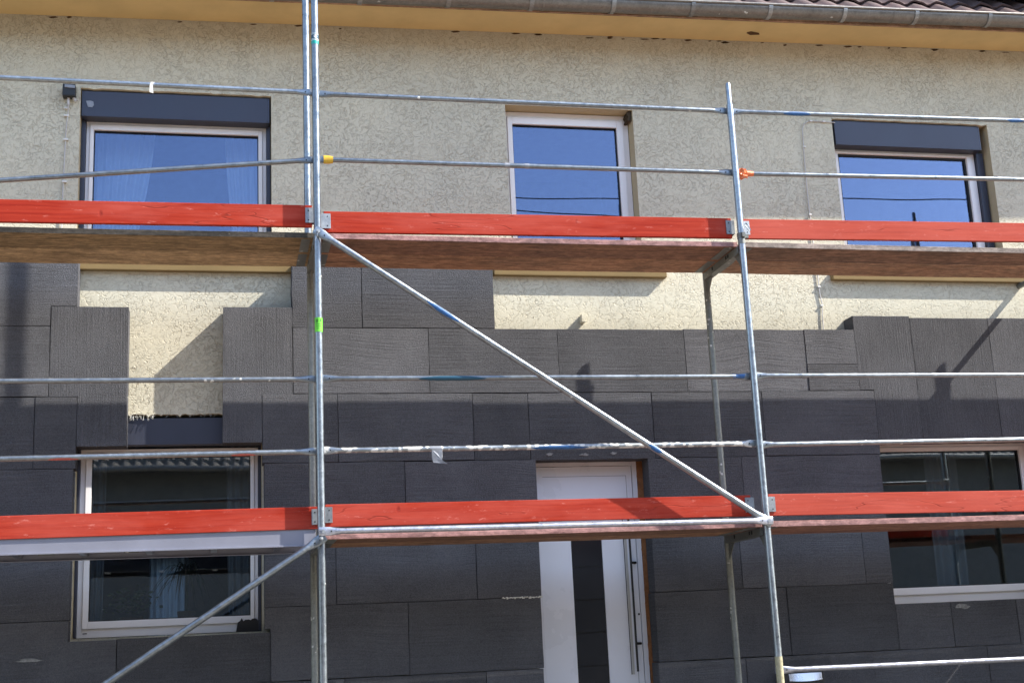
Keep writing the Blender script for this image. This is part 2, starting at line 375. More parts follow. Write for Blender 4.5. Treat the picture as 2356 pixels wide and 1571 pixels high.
# ------------------------------------------------------------------ mesh helpers
class MB:
    def __init__(s): s.v = []; s.f = []; s.mi = []; s.sm = []
    def add(s, vs, fs, mi=0, smooth=False):
        o = len(s.v); s.v += [tuple(v) for v in vs]
        for f in fs: s.f.append(tuple(i+o for i in f)); s.mi.append(mi); s.sm.append(smooth)
        return s
    def box(s, x0, x1, y0, y1, z0, z1, mi=0):
        vs = [(x, y, z) for x in (x0, x1) for y in (y0, y1) for z in (z0, z1)]
        return s.add(vs, [(0,1,3,2), (4,6,7,5), (0,4,5,1), (2,3,7,6), (0,2,6,4), (1,5,7,3)], mi)
    def prism(s, pts, y0, y1, mi=0):
        """polygon in XZ (counter-clockwise seen from -Y) pushed from y0 to y1"""
        n = len(pts)
        vs = [(x, y0, z) for x, z in pts] + [(x, y1, z) for x, z in pts]
        fs = [tuple(range(n)), tuple(range(2*n-1, n-1, -1))] + [(i, i+n, (i+1) % n+n, (i+1) % n) for i in range(n)]
        return s.add(vs, fs, mi)
    def loft(s, secs, mi=0, seg=16, axis='X', cap=True):
        """secs: (t, cy, cz, ry, rz) rings along an axis"""
        vs = []
        for t, cy, cz, ry, rz in secs:
            for k in range(seg):
                a = 2*PI*k/seg
                p, q = cy+ry*math.cos(a), cz+rz*math.sin(a)
                vs.append((t, p, q) if axis == 'X' else (p, q, t) if axis == 'Z' else (q, t, p))
        fs = []
        for i in range(len(secs)-1):
            for k in range(seg):
                a, b = i*seg+k, i*seg+(k+1) % seg
                fs.append((a, b, b+seg, a+seg))
        s.add(vs, fs, mi, True)
        if cap:
            s.add(vs[:seg], [tuple(range(seg))[::-1]], mi); s.add(vs[-seg:], [tuple(range(seg))], mi)
        return s
    def tube(s, p0, p1, r, seg=14, mi=0, cap=True, r1=None):
        p0 = Vector(p0); p1 = Vector(p1); d = (p1-p0).normalized()
        a = d.orthogonal().normalized(); b = d.cross(a)
        r1 = r if r1 is None else r1
        vs = []
        for p, rr in ((p0, r), (p1, r1)):
            for k in range(seg):
                t = 2*PI*k/seg; vs.append(p+a*(rr*math.cos(t))+b*(rr*math.sin(t)))
        s.add(vs, [(k, (k+1) % seg, (k+1) % seg+seg, k+seg) for k in range(seg)], mi, True)
        if cap:
            s.add(vs[:seg], [tuple(range(seg))[::-1]], mi); s.add(vs[seg:], [tuple(range(seg))], mi)
        return s
    def path(s, pts, r, seg=8, mi=0):
        """a bent tube through points"""
        pts = [Vector(p) for p in pts]; vs = []; n = len(pts)
        ref = None
        for i, p in enumerate(pts):
            d = (pts[min(i+1, n-1)]-pts[max(i-1, 0)]).normalized()
            a = d.orthogonal().normalized() if ref is None else (ref-d*ref.dot(d)).normalized()
            ref = a; b = d.cross(a)
            for k in range(seg):
                t = 2*PI*k/seg; vs.append(p+a*(r*math.cos(t))+b*(r*math.sin(t)))
        fs = [(i*seg+k, i*seg+(k+1) % seg, (i+1)*seg+(k+1) % seg, (i+1)*seg+k) for i in range(n-1) for k in range(seg)]
        s.add(vs, fs, mi, True)
        s.add(vs[:seg], [tuple(range(seg))[::-1]], mi); s.add(vs[-seg:], [tuple(range(seg))], mi)
        return s
    def build(s, name, mats, parent=None, bev=0.0, loc=None, rot=None):
        me = bpy.data.meshes.new(name)
        me.from_pydata(s.v, [], s.f)
        for m in (mats if isinstance(mats, (list, tuple)) else [mats]): me.materials.append(m)
        me.polygons.foreach_set('material_index', s.mi)
        me.polygons.foreach_set('use_smooth', s.sm)
        bm = bmesh.new(); bm.from_mesh(me)
        bmesh.ops.recalc_face_normals(bm, faces=bm.faces)
        if bev:
            es = [e for e in bm.edges if len(e.link_faces) == 2 and e.calc_face_angle(0) > .5 and e.calc_length() > bev*3]
            bmesh.ops.bevel(bm, geom=es, offset=bev, segments=2, profile=.7, affect='EDGES', clamp_overlap=True)
        bm.to_mesh(me); bm.free()
        o = bpy.data.objects.new(name, me); C.objects.link(o)
        if parent is not None: o.parent = parent
        if loc is not None: o.location = loc
        if rot is not None: o.rotation_euler = rot
        return o

def tag(o, label, cat, group=None):
    o['label'] = label; o['category'] = cat
    if group: o['group'] = group
    return o
def empty(name, loc=(0, 0, 0), rot=(0, 0, 0)):
    o = bpy.data.objects.new(name, None); C.objects.link(o); o.location = loc; o.rotation_euler = rot
    o.empty_display_size = .1
    return o
def copy_tree(o, parent=None):
    c = o.copy(); C.objects.link(c); c.parent = parent
    for k in list(o.children): copy_tree(k, c)
    return c
def structure(o): o['kind'] = 'structure'; return o

# ------------------------------------------------------------------ ground
Z0 = -0.35
YI, YR, YF = 1.05, 1.21, 1.34          # insulation face, render face, window frame face
structure(MB().box(-150, 150, -150, -2.2, Z0-.4, Z0-.12).build('street', MT['asphalt']))
structure(MB().box(-60, 60, -2.2, 1.5, Z0-.4, Z0).build('pavement', MT['paving'], bev=.012))
structure(MB().box(-60, 60, -16, -11.5, Z0-.119, Z0).build('far_pavement', MT['paving'], bev=.012))
structure(MB().box(-150, 150, 1.5, 150, Z0-.4, Z0-.1).build('garden_ground', MT['asphalt']))

# ------------------------------------------------------------------ the house
house = tag(empty('house', (0, YR, Z0)), 'two-storey house with cream scratched render, white windows and half its facade insulated', 'house')
def hp(mb, name, mats, parent=None, bev=0.0):
    """a house part, given in world coordinates"""
    p = parent or house
    o = mb.build(name, mats, p, bev)
    if p is house: o.location = (0, -YR, -Z0)
    return o
EAVE = lambda x: 6.085+.020*x
OPEN = [(-1.658, -.252, 4.10, 5.472), (1.602, 2.672, 4.10, 5.487), (4.447, 5.920, 4.10, 5.495),
        (-1.618, -.333, 1.430, 2.985), (4.50, 5.985, 1.424, 2.99), (1.66, 2.585, Z0, 2.60)]
XL, XR, ZT, YB = -9.0, 13.0, 6.6, 1.50
mb = MB()
xs = sorted({XL, XR, *[o[0] for o in OPEN], *[o[1] for o in OPEN]}); zs = sorted({Z0, ZT, *[o[2] for o in OPEN], *[o[3] for o in OPEN]})
for i in range(len(xs)-1):
    for j in range(len(zs)-1):
        xm, zm = (xs[i]+xs[i+1])/2, (zs[j]+zs[j+1])/2
        if any(a < xm < b and c < zm < d for a, b, c, d in OPEN): continue
        mb.add([(xs[i], YR, zs[j]), (xs[i+1], YR, zs[j]), (xs[i+1], YR, zs[j+1]), (xs[i], YR, zs[j+1])], [(0, 1, 2, 3)], 0)
        mb.add([(xs[i], YB, zs[j]), (xs[i+1], YB, zs[j]), (xs[i+1], YB, zs[j+1]), (xs[i], YB, zs[j+1])], [(3, 2, 1, 0)], 1)
for a, b, c, d in OPEN:
    for q in (((a, c), (a, d)), ((b, d), (b, c)), ((a, d), (b, d)), ((b, c), (a, c))):
        (x0, z0), (x1, z1) = q
        mb.add([(x0, YR, z0), (x1, YR, z1), (x1, YB, z1), (x0, YB, z0)], [(0, 1, 2, 3)], 2)
MT['reveal'] = mat_paint('cream_reveal_plaster', (.50, .42, .27))
wall = hp(mb, 'wall', [MT['render'], MT['room'], MT['reveal']])
# ragged plaster lip above the shutter boxes
def lip(x0, x1, z, amp, dn, y=YR, n=46):
    m = MB(); pts = []
    for i in range(n+1):
        t = i/n; pts.append((x0+(x1-x0)*t, z-dn-amp*rng.random()*(1.6 if rng.random() < .25 else .6)))
    m.prism([(x0, z+.012)]+pts+[(x1, z+.012)], y-.004, y+.035)
    hp(m, 'plaster_lip', MT['render'])
lip(-1.272, -.608, 2.985, .014, .000)
lip(-1.655, -.255, 5.472, .006, .000, n=30)
lip(4.45, 5.915, 5.495, .010, .001, n=30)
for i in range(40):                                   # reed ends hanging out of the broken lintel plaster
    x = rng.choice((rng.uniform(-1.262, -1.08), rng.uniform(-1.25, -.63)))
    m = MB(); L = rng.uniform(.012, .045)*(1 if x < -1.08 else .55)
    m.tube((x, YR-.006+rng.uniform(0, .02), 2.978), (x+rng.uniform(-.012, .012), YR-.012, 2.978-L), .0011, 4)
    hp(m, 'reed_end', MT['white'])
# rooms behind the windows
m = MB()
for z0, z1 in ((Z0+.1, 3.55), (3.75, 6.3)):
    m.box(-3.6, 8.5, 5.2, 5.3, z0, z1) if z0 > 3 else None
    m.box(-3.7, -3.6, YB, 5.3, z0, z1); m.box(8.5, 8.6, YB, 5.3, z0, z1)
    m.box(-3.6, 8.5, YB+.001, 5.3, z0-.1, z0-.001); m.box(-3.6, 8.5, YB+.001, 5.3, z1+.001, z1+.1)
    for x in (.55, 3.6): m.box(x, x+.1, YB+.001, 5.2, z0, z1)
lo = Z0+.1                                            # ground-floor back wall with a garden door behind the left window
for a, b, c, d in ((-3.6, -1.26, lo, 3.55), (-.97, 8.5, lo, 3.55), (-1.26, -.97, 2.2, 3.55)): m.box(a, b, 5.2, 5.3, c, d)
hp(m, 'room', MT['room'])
# soffit, fascia, roof
def strip(y0, y1, dz0, dz1, f, name, mat, n=24):
    m = MB(); X = [XL+(XR-XL)*i/n for i in range(n+1)]
    vs = []
    for x in X: vs += [(x, y0, f(x)+dz0), (x, y1, f(x)+dz0), (x, y1, f(x)+dz1), (x, y0, f(x)+dz1)]
    fs = [(4*i+k, 4*i+(k+1) % 4, 4*i+4+(k+1) % 4, 4*i+4+k) for i in range(n) for k in range(4)]
    fs += [(3, 2, 1, 0), tuple(4*n+k for k in range(4))]
    m.add(vs, fs); return hp(m, name, mat)
strip(.83, YR-.002, 0, .05, EAVE, 'soffit', MT['ochre'])
strip(.80, .828, -.012, .055, EAVE, 'fascia_board', MT['wood_w'])
GZ = lambda x: 6.117+.025*x
GY, GR = .725, .076
m = MB(); N = 60; K = 14
def gutter_ring(x, r): return [(x, GY+r*math.cos(PI+PI*k/K), GZ(x)+r*math.sin(PI+PI*k/K)) for k in range(K+1)]
vs = []
for i in range(N+1):
    x = XL+(XR-XL)*i/N; vs += gutter_ring(x, GR)+gutter_ring(x, GR-.003)[::-1]
R = 2*(K+1)
m.add(vs, [(i*R+k, i*R+(k+1) % R, (i+1)*R+(k+1) % R, (i+1)*R+k) for i in range(N) for k in range(R)], 0, True)
gutter = hp(m, 'gutter', MT['gutter'])
gutter['label'] = 'weathered half-round zinc gutter'
m = MB(); m.path([(XL+(XR-XL)*i/30, GY-GR-.002, GZ(XL+(XR-XL)*i/30)+.004) for i in range(31)], .011, 10)
m.build('gutter_bead', MT['gutter'], gutter)
def gutter_hoop(x, wd, r, th=.004):
    m = MB(); vs = []
    for xx in (x-wd/2, x+wd/2):
        for rr in (r, r+th):
            vs += [(xx, GY+rr*math.cos(PI*.98+PI*k/K), GZ(x)+rr*math.sin(PI*.98+PI*k/K)) for k in range(K+1)]
    n = K+1; fs = []
    for k in range(K):
        fs += [(n+k, n+k+1, 3*n+k+1, 3*n+k), (k, 2*n+k, 2*n+k+1, k+1), (k, k+1, n+k+1, n+k), (2*n+k, 3*n+k, 3*n+k+1, 2*n+k+1)]
    return m.add(vs, fs, 0, False)
for i in range(-14, 19):
    x = 1.068+.663*i+rng.uniform(-.012, .012)
    if -8.8 < x < 12.8: gutter_hoop(x, .034, GR, .008).build('gutter_bracket', MT['gutterb'], gutter)
for x in (1.83, 4.83, -1.2, 7.8): gutter_hoop(x, .012, GR, .003).build('gutter_seam', MT['gutter'], gutter)
# pantiled roof
def pantiles(x0, x1, yb, zf, pitch, ncourse, tw, tl, amp, seg, sgn=1):
    m = MB(); nx = int((x1-x0)/tw)*seg
    sp, cp = math.sin(pitch), math.cos(pitch)
    for c in range(ncourse):
        vs = []
        off = tw*.5*(c % 2)*0
        jit = rng.uniform(-.004, .004)
        for e, (s0, h) in enumerate((((c*tl-.03), .030), ((c+1)*tl+.02, .002))):
            for i in range(nx+1):
                x = x0+tw*i/seg
                ph = ((i % seg)/seg)
                wv = amp*(math.sin(2*PI*ph)*.75+.25*math.sin(4*PI*ph+.6))
                tj = ((i//seg*7919+c*104729) % 97)/97*.006
                hh = h+wv+tj+jit
                vs.append((x, yb+sgn*(s0*cp-hh*sp), zf(x)+s0*sp+hh*cp))
        low = [(x, y+sgn*.016*sp, z-.016*cp) for x, y, z in vs[:nx+1]]
        m.add(vs, [(i, i+1, nx+2+i, nx+1+i) for i in range(nx)], 0, True)
        m.add(list(vs[:nx+1])+low, [(i, nx+1+i, nx+2+i, i+1) for i in range(nx)], 0, True)
    return m
RP = math.radians(42)
roof = hp(pantiles(XL, XR, .775, lambda x: GZ(x)+.022, RP, 15, .215, .34, .022, 8), 'roof', MT['tiles'])
m = MB(); m.box(XL, XR, .82, 5.6, 0, .02)             # boarding under the tiles
bo = m.build('roof_boarding', MT['tiles'], house); bo.rotation_euler = (RP, -.022, 0); bo.location = (0, .80-YR-.55, 6.16-Z0-.0)
bo.location = (0, .82-YR-.82*math.cos(RP), 6.13-Z0-.82*math.sin(RP))
m = MB(); m.box(0, 2.2, 0, 1.6, 0, .09)
pn = m.build('roof_panel', MT['glossblack'], roof, bev=.006); pn.location = (5.72, .74+.36*math.cos(RP)-.10*math.sin(RP), GZ(6)+.035+.36*math.sin(RP)+.10*math.cos(RP)); pn.rotation_euler = (RP, 0, 0)

# ------------------------------------------------------------------ windows
def ring(m, x0, x1, z0, z1, wl, wr, wt, wb, y0, y1, mi=0):
    """a rectangular frame of four butted members"""
    m.box(x0, x0+wl, y0, y1, z0, z1, mi); m.box(x1-wr, x1, y0, y1, z0, z1, mi)
    m.box(x0+wl, x1-wr, y0, y1, z1-wt, z1, mi); m.box(x0+wl, x1-wr, y0, y1, z0, z0+wb, mi)
def window(fx0, fx1, fz0, fz1, gx0, gx1, gz0, gz1, glass, label, sill=None, box=None, rails=None, gk=.006):
    root = empty('window', (fx0, YF, fz0)); root.parent = house; root.location = (fx0, YF-YR, fz0-Z0); root['label'] = label
    off = Vector((-fx0, -YF, -fz0))
    def put(m, name, mat, bev=0.0):
        o = m.build(name, mat, root, bev); o.location = off; return o
    fl, fr, ft, fb = (gx0-fx0), (fx1-gx1), (fz1-gz1), (gz0-fz0)
    m = MB(); ring(m, fx0, fx1, fz0, fz1, fl*.42, fr*.42, ft*.42, fb*.5, YF, YF+.07); put(m, 'frame', MT['pvc'], .003)
    m = MB(); ring(m, fx0+fl*.42+.002, fx1-fr*.42-.002, fz0+fb*.5+.002, fz1-ft*.42-.002, fl*.58-.002-gk, fr*.58-.002-gk, ft*.58-.002-gk, fb*.5-.002-gk, YF-.014, YF+.06); put(m, 'sash', MT['pvc'], .004)
    m = MB(); ring(m, gx0-gk+.0005, gx1+gk-.0005, gz0-gk+.0005, gz1+gk-.0005, gk, gk, gk, gk, YF+.008, YF+.05); put(m, 'gasket', MT['gasket'])
    m = MB(); m.box(gx0+.0002, gx1-.0002, YF+.024, YF+.028, gz0+.0002, gz1-.0002); put(m, 'pane', glass)
    if sill:
        x0, x1, z0, z1 = sill
        m = MB(); m.prism([(x0, z0), (x1, z0), (x1, z1), (x0, z1)], 1.158, YF-.016); put(m, 'sill', MT['sillp'], .006)
    if box:
        x0, x1, z0, z1 = box
        m = MB(); m.box(x0, x1, YR+.018, YF+.03, z0, z1)
        bx = put(m, 'roller_shutter_box', MT['box'], .004)
        m = MB()
        for xx in (x0+.015, x1-.015):
            for zz in (z0+.012, z1-.012): m.tube((xx, YR+.0175, zz), (xx, YR+.0155, zz), .004, 8)
        put(m, 'screw', MT['black'])
    for x0, x1, z0, z1 in rails or ():
        m = MB(); m.box(x0, x1, YF-.035, YF+.03, z0, z1); m.box(x0+.35*(x1-x0), x1-.35*(x1-x0), YF-.037, YF-.0351, z0, z1)
        put(m, 'guide_rail', MT['box'], .002)
    return root
W1 = window(-1.622, -.287, 4.14, 5.268, -1.562, -.352, 4.24, 5.184, MT['pane_up'], 'wide upper window with curtains behind the glass',
            (-1.66, -.10, 4.043, 4.118), (-1.652, -.264, 5.255, 5.459), ((-1.655, -1.624, 4.12, 5.254), (-.285, -.256, 4.12, 5.254)))
W2 = window(1.604, 2.668, 4.14, 5.482, 1.686, 2.560, 4.24, 5.370, MT['pane_up'], 'narrow upper window without a shutter box', (1.44, 2.848, 4.048, 4.122))
W3 = window(4.462, 5.838, 4.14, 5.275, 4.548, 5.742, 4.24, 5.210, MT['pane_up'], 'upper window with a blue grey shutter box, nearest the gutter end',
            (4.285, 6.06, 4.052, 4.124), (4.475, 5.852, 5.262, 5.482), ((5.842, 5.905, 4.12, 5.26),), gk=.016)
W4 = window(-1.596, -.357, 1.436, 2.752, -1.514, -.416, 1.552, 2.690, MT['pane_low'], 'wide lower window with house plants inside', None,
            (-1.612, -.338, 2.765, 2.957), ((-1.617, -1.597, 1.44, 2.764), (-.354, -.335, 1.44, 2.764)))
W5 = window(4.52, 5.965, 1.428, 2.712, 4.60, 5.885, 1.557, 2.640, MT['pane_low'], 'lower window cut off by the picture edge', None, (4.52, 5.96, 2.725, 2.93), ((5.968, 5.982, 1.43, 2.72),))
def wpart(win, m, name, mat, bev=0):
    o = m.build(name, mat, win, bev)
    o.location = -Vector(win.location)+Vector((0, -YR, -Z0)); return o
m = MB()                                               # tar smear at the lower right corner of the lower window
pts = [(-.322, 1.428), (-.322, 1.54)]
for i in range(13): pts.append((-.335-i*.0125, 1.517+rng.uniform(-.014, .014)))
pts += [(-.500, 1.50), (-.512, 1.432)]
m.prism(pts, YF-.0195, YF-.0165); wpart(W4, m, 'sealant_smear', MT['black'])
m = MB(); m.box(-1.555, -1.525, YF-.0015, YF-.0002, 1.463, 1.469); wpart(W4, m, 'drain_slot_shade', MT['dark'])  # dark strip painted for the shade in the drain slot
m = MB(); m.prism([(-1.62, 5.375), (-1.605, 5.328), (-1.575, 5.326), (-1.562, 5.345), (-1.568, 5.372), (-1.59, 5.378)], YR+.0135, YR+.0178)
wpart(W1, m, 'sticker', MT['tape'])

m = MB(); m.prism([(2.630, 5.405), (2.655, 5.398), (2.667, 5.42), (2.668, 5.484), (2.640, 5.484), (2.628, 5.455), (2.640, 5.43)], YR+.02, YF-.002)
hp(m, 'foam_lump', MT['foamd'], None, .008)
for i in range(34):                                     # holes and flaked paint where soffit meets wall
    x = rng.uniform(1.9, 6.3) if i < 26 else rng.uniform(-2, 1.9)
    a, b = rng.uniform(.012, .045), rng.uniform(.004, .010)
    z = EAVE(x)-rng.uniform(.006, .022)
    m = MB(); m.prism([(x-a, z), (x-a*.4, z-b), (x+a*.3, z-b*.6), (x+a, z+b*.2), (x+a*.5, z+b), (x-a*.3, z+b*.7)], YR-.0015, YR-.0003); hp(m, 'flaked_hole', MT['dirt'])
m = MB(); m.add([(3.66, 1.05, EAVE(3.7)-.0005), (3.70, 1.02, EAVE(3.7)-.0006), (3.78, 1.04, EAVE(3.7)-.0006), (3.80, 1.075, EAVE(3.7)-.0005), (3.72, 1.09, EAVE(3.7)-.0005)], [(0, 1, 2, 3, 4)]); hp(m, 'flaked_hole', MT['dirt'])

# ------------------------------------------------------------------ front door
YD = 1.235
door = empty('door'); door.parent = house; door.location = (1.70, YD-YR, 0); door['label'] = 'white front door with a tall dark glass strip'
def dp(m, name, mat, bev=0):
    o = m.build(name, mat, door, bev); o.location = (-1.70, -YD, -Z0); return o
m = MB(); ring(m, 1.66, 2.505, Z0+.02, 2.590, .05, .036, .032, .03, YD-.012, YD+.07); dp(m, 'door_frame', MT['doorw'], .003)
m = MB(); m.box(1.714, 1.955, YD, YD+.05, Z0+.055, 2.554); m.box(2.197, 2.464, YD, YD+.05, Z0+.055, 2.554)
m.box(1.955, 2.197, YD, YD+.05, 2.128, 2.554); m.box(1.955, 2.197, YD, YD+.05, Z0+.055, Z0+.3); dp(m, 'door_leaf', MT['doorw'])
m = MB(); m.box(1.956, 2.196, YD+.012, YD+.03, Z0+.301, 2.127); dp(m, 'glass_strip', MT['doorglass'])
for z in (1.803, 1.557, 1.317, 1.077, .837, .597):
    m = MB(); m.box(1.958, 2.194, YD+.0105, YD+.0118, z-.005, z+.005); dp(m, 'glass_line', MT['dark'])
m = MB()
m.box(2.418, 2.421, YD-.001, YD-.0002, Z0+.1, 2.482); m.box(1.76, 2.418, YD-.001, YD-.0002, 2.479, 2.482)
dp(m, 'groove_shade', MT['nwall'])  # raised grey strips painted for the shade in the leaf grooves
m = MB(); m.box(2.374, 2.392, YD-.0012, YD-.0002, 1.0, 2.06); dp(m, 'handle_plate', MT['hplate'])
m = MB(); m.box(2.366, 2.372, YD-.001, YD-.0002, 1.0, 2.20); dp(m, 'handle_groove_shade', MT['dark'])  # dark strip painted for the shade in the groove beside the handle
m = MB(); m.tube((2.400, YD-.055, 1.02), (2.400, YD-.055, 2.16), .0085, 10)
for z in (1.816, 1.222):
    m.tube((2.400, YD-.055, z), (2.440, YD-.04, z), .010, 10); m.tube((2.440, YD-.04, z), (2.445, YD, z), .010, 10)
dp(m, 'handle', MT['blackbar'])
m = MB(); m.tube((2.452, YD-.004, 1.436), (2.452, YD, 1.436), .016, 16, 1); m.tube((2.452, YD-.006, 1.436), (2.452, YD-.0041, 1.436), .008, 12, 0)
dp(m, 'lock_cylinder', [MT['dark'], MT['doorw']])
def foamy(x0, x1, y0, y1, z0, z1, step=.05):
    m = MB(); zz = z0; pr = None
    vs = []
    n = max(2, int((z1-z0)/step)); fs = []
    for i in range(n+1):
        z = z0+(z1-z0)*i/n; a = x0+rng.uniform(-.004, .005); b = y0+rng.uniform(-.004, .006)
        vs += [(a, b, z), (x1, b+rng.uniform(-.003, .003), z), (x1, y1, z), (a, y1, z)]
    for i in range(n): fs += [(4*i+k, 4*i+(k+1) % 4, 4*i+4+(k+1) % 4, 4*i+4+k) for k in range(4)]
    fs += [(3, 2, 1, 0), tuple(4*n+k for k in range(4))]
    return m.add(vs, fs)
dp(foamy(2.506, 2.583, YD-.02, YD+.06, Z0, 2.62), 'foam_seal', MT['foam'])
m = MB(); m.box(1.66, 2.585, YD-.016, YD+.06, 2.592, 2.64); dp(m, 'foam_seal', MT['foam'])
m = MB(); m.box(2.545, 2.575, YD-.026, YD-.021, 1.88, 2.14); dp(m, 'steel_strap', MT['plate'], .001)

# ------------------------------------------------------------------ insulation boards
GB = 'grey insulation boards glued to the facade'
def board(pts, label, vert=False, rag=None):
    """pts: (x0,x1,z0,z1) or an outline; every board keeps a 1-2 mm joint"""
    if isinstance(pts, tuple): x0, x1, z0, z1 = pts; pts = [(x0, z0), (x1, z0), (x1, z1), (x0, z1)]
    xm = min(p[0] for p in pts); zm = min(p[1] for p in pts)
    out = []
    cx = sum(p[0] for p in pts)/len(pts); cz = sum(p[1] for p in pts)/len(pts)
    for i, (a, b) in enumerate(zip(pts, pts[1:]+pts[:1])):
        # subdivide the outline and wobble it a little so that the edges are hand-cut
        d = math.hypot(b[0]-a[0], b[1]-a[1]); n = max(1, int(d/.07))
        rg = .0075 if rag is not None and i in rag else .0012
        for k in range(n):
            t = k/n; j = 0 if k == 0 else rg
            out.append((a[0]+(b[0]-a[0])*t+rng.uniform(-j, j), a[1]+(b[1]-a[1])*t+rng.uniform(-j, j)))
    mb = MB(); dy = rng.uniform(-.003, .003)
    mb.prism([(x-xm, z-zm) for x, z in out], dy, YR-.004-YI)
    o = mb.build('insulation_board', MT['epsv' if vert else 'eps'], None, .0018, (xm, YI, zm))
    o.rotation_euler = (rng.uniform(-.003, .003), rng.uniform(-.0006, .0006), rng.uniform(-.002, .002))
    return tag(o, label, 'insulation board', GB)
board([(-2.62, 3.592), (-1.799, 3.592), (-1.799, 3.738), (-1.622, 3.738), (-1.622, 4.085), (-2.62, 4.085)], 'notched grey board left of the wide upper window sill, top of the left column')
board((-2.51, -1.799, 3.087, 3.588), 'grey board at the left picture edge, left of the tall upright board')
board([(-1.602, 2.732), (-1.270, 2.732), (-1.270, 3.733), (-1.795, 3.733), (-1.795, 3.085), (-1.602, 3.085)], 'tall upright grey board left of the bare cream render patch', True)
board((-2.75, -1.885, 2.580, 3.081), 'shaded grey board on the left picture edge level with the shutter box')
board((-1.881, -1.606, 2.580, 3.081), 'short shaded grey board tucked under the tall upright board, left of the lower window')
board((-2.55, -1.620, 2.086, 2.576), 'shaded grey board beside the top of the lower left window')
board((-2.35, -1.620, 1.553, 2.082), 'shaded grey board beside the plants window, below the aluminium deck')
board([(-2.30, 1.083), (-1.307, 1.083), (-1.307, 1.412), (-1.622, 1.412), (-1.622, 1.549), (-2.30, 1.549)], 'grey board wrapping the bottom left corner of the plants window')
board((-1.303, -.283, 1.083, 1.416), 'grey board directly under the plants window')
board([(-.335, 2.745), (-.335, 3.092), (-.115, 3.092), (-.115, 3.741), (-.610, 3.741), (-.610, 2.745)][::1], 'tall upright grey board right of the bare cream render patch', True)
board((-.112, .397, 3.593, 4.09), 'smooth grey board with a ragged edge behind the left scaffold pole, topmost row', False, (3,))
board((.402, 1.404, 3.595, 4.094), 'curve-sanded grey board in the topmost row, next to lit render below the plank deck')
R1 = 'sunlit grey board below the bare render, '
board((-.109, .889, 3.099, 3.589), R1+'just right of the left scaffold pole')
board((.893, 1.886, 3.099, 3.590), R1+'crossed by the diagonal brace')
board((1.889, 2.909, 3.100, 3.592), R1+'carrying a pole-end shadow')
board((2.912, 3.925, 3.101, 3.597), R1+'behind the right scaffold pole')
board((3.928, 4.360, 3.318, 3.600), 'small combed grey board left of the wide upright boards')
board((3.928, 4.360, 3.104, 3.315), 'small rough dark grey offcut under the small combed board')
board([(4.482, 2.683), (4.866, 2.683), (4.866, 3.716), (4.363, 3.716), (4.363, 3.107), (4.482, 3.107)], 'raised notched upright board with a dark left side above the lower right window', True)
board((4.869, 5.572, 2.683, 3.703), 'wide upright board with pole shadows above the lower right window', True)
board((5.576, 6.40, 2.683, 3.706), 'upright board on the right picture edge with a slanting bar shadow', True)
R2 = 'grey board cut by the shadow edge, '
board((-.331, .207, 2.596, 3.094), R2+'behind the double scaffold pole')
board((.211, 1.206, 2.596, 3.094), R2+'right of the double scaffold pole')
board((1.210, 1.632, 2.592, 3.094), R2+'short one up left of the door')
board((1.636, 2.608, 2.585, 3.095), R2+'directly over the door')
board((2.612, 3.515, 2.590, 3.097), R2+'behind the inner right scaffold pole')
board((3.518, 4.478, 2.592, 3.099), R2+'left of the lower right window')
R3 = 'shaded grey board above the lower red boards, '
board((-.319, .685, 2.088, 2.592), R3+'beside the plants window')
board((.689, 1.668, 2.088, 2.588), R3+'meeting the left side of the door')
board((2.548, 3.300, 2.088, 2.585), R3+'meeting the right side of the door')
board((3.304, 4.470, 2.088, 2.587), R3+'left of the lower right window glass')
R4 = 'dark grey board below the lower planks, '
board((-.319, .176, 1.588, 2.084), R4+'right of the plants window')
board((.180, 1.187, 1.588, 2.084), R4+'under the reddish middle planks')
board((1.191, 1.662, 1.588, 2.084), R4+'with white filler under its edge at the door')
board((2.535, 3.227, 1.588, 2.084), R4+'between the door and the inner right pole')
board((3.231, 4.240, 1.588, 2.084), R4+'behind the right front pole')
board((4.244, 4.466, 1.588, 2.084), R4+'narrow one at the lower right window')
R5 = 'dark grey board, second row from bottom, '
board([(-.280, 1.085), (.681, 1.085), (.681, 1.584), (-.319, 1.584), (-.319, 1.441), (-.280, 1.441)], R5+'at the plants window corner')
board((.685, 1.655, 1.083, 1.584), R5+'left of the door')
board((2.527, 3.574, 1.085, 1.584), R5+'right of the door handle side')
board([(3.578, 1.083), (4.462, 1.083), (4.462, 1.432), (4.462, 1.584), (3.578, 1.584)], R5+'just above the letterbox')
board((4.466, 4.932, 1.083, 1.424), R5+'short one under the lower right window frame')
board((4.936, 5.500, 1.083, 1.424), R5+'with a pale smear under the window frame')
board((5.504, 6.40, 1.083, 1.424), R5+'on the right picture edge')
R6 = 'dark grey board along the bottom picture edge, '
board((-1.772, -.775, .583, 1.079), R6+'under the slanting brace')
board((-.771, .223, .583, 1.079), R6+'behind the left scaffold poles')
board((.227, 1.228, .583, 1.079), R6+'midway between pole and door')
board((1.232, 1.650, .583, 1.079), R6+'short one touching the door')
board((2.520, 3.200, .583, 1.079), R6+'between door and inner right pole')
board((3.204, 4.233, .583, 1.079), R6+'behind the letterbox')
board((4.237, 5.20, .583, 1.079), R6+'right of the letterbox')
board((5.204, 6.40, .583, 1.079), R6+'in the right corner')
m = MB()                                                # mortar squeezed out at joints
for i in range(26):
    x = 1.37+.295*i/26+rng.uniform(-.004, .004); z = 1.584+rng.uniform(-.004, .006)
    m.box(x, x+rng.uniform(.008, .02), YI-.004, YI+.03, z-.004*rng.random()-.002, z+.004)
tag(m.build('filler_foam', MT['white'], None, .001), 'crumbly white filler squeezed out of a joint left of the door', 'filler')

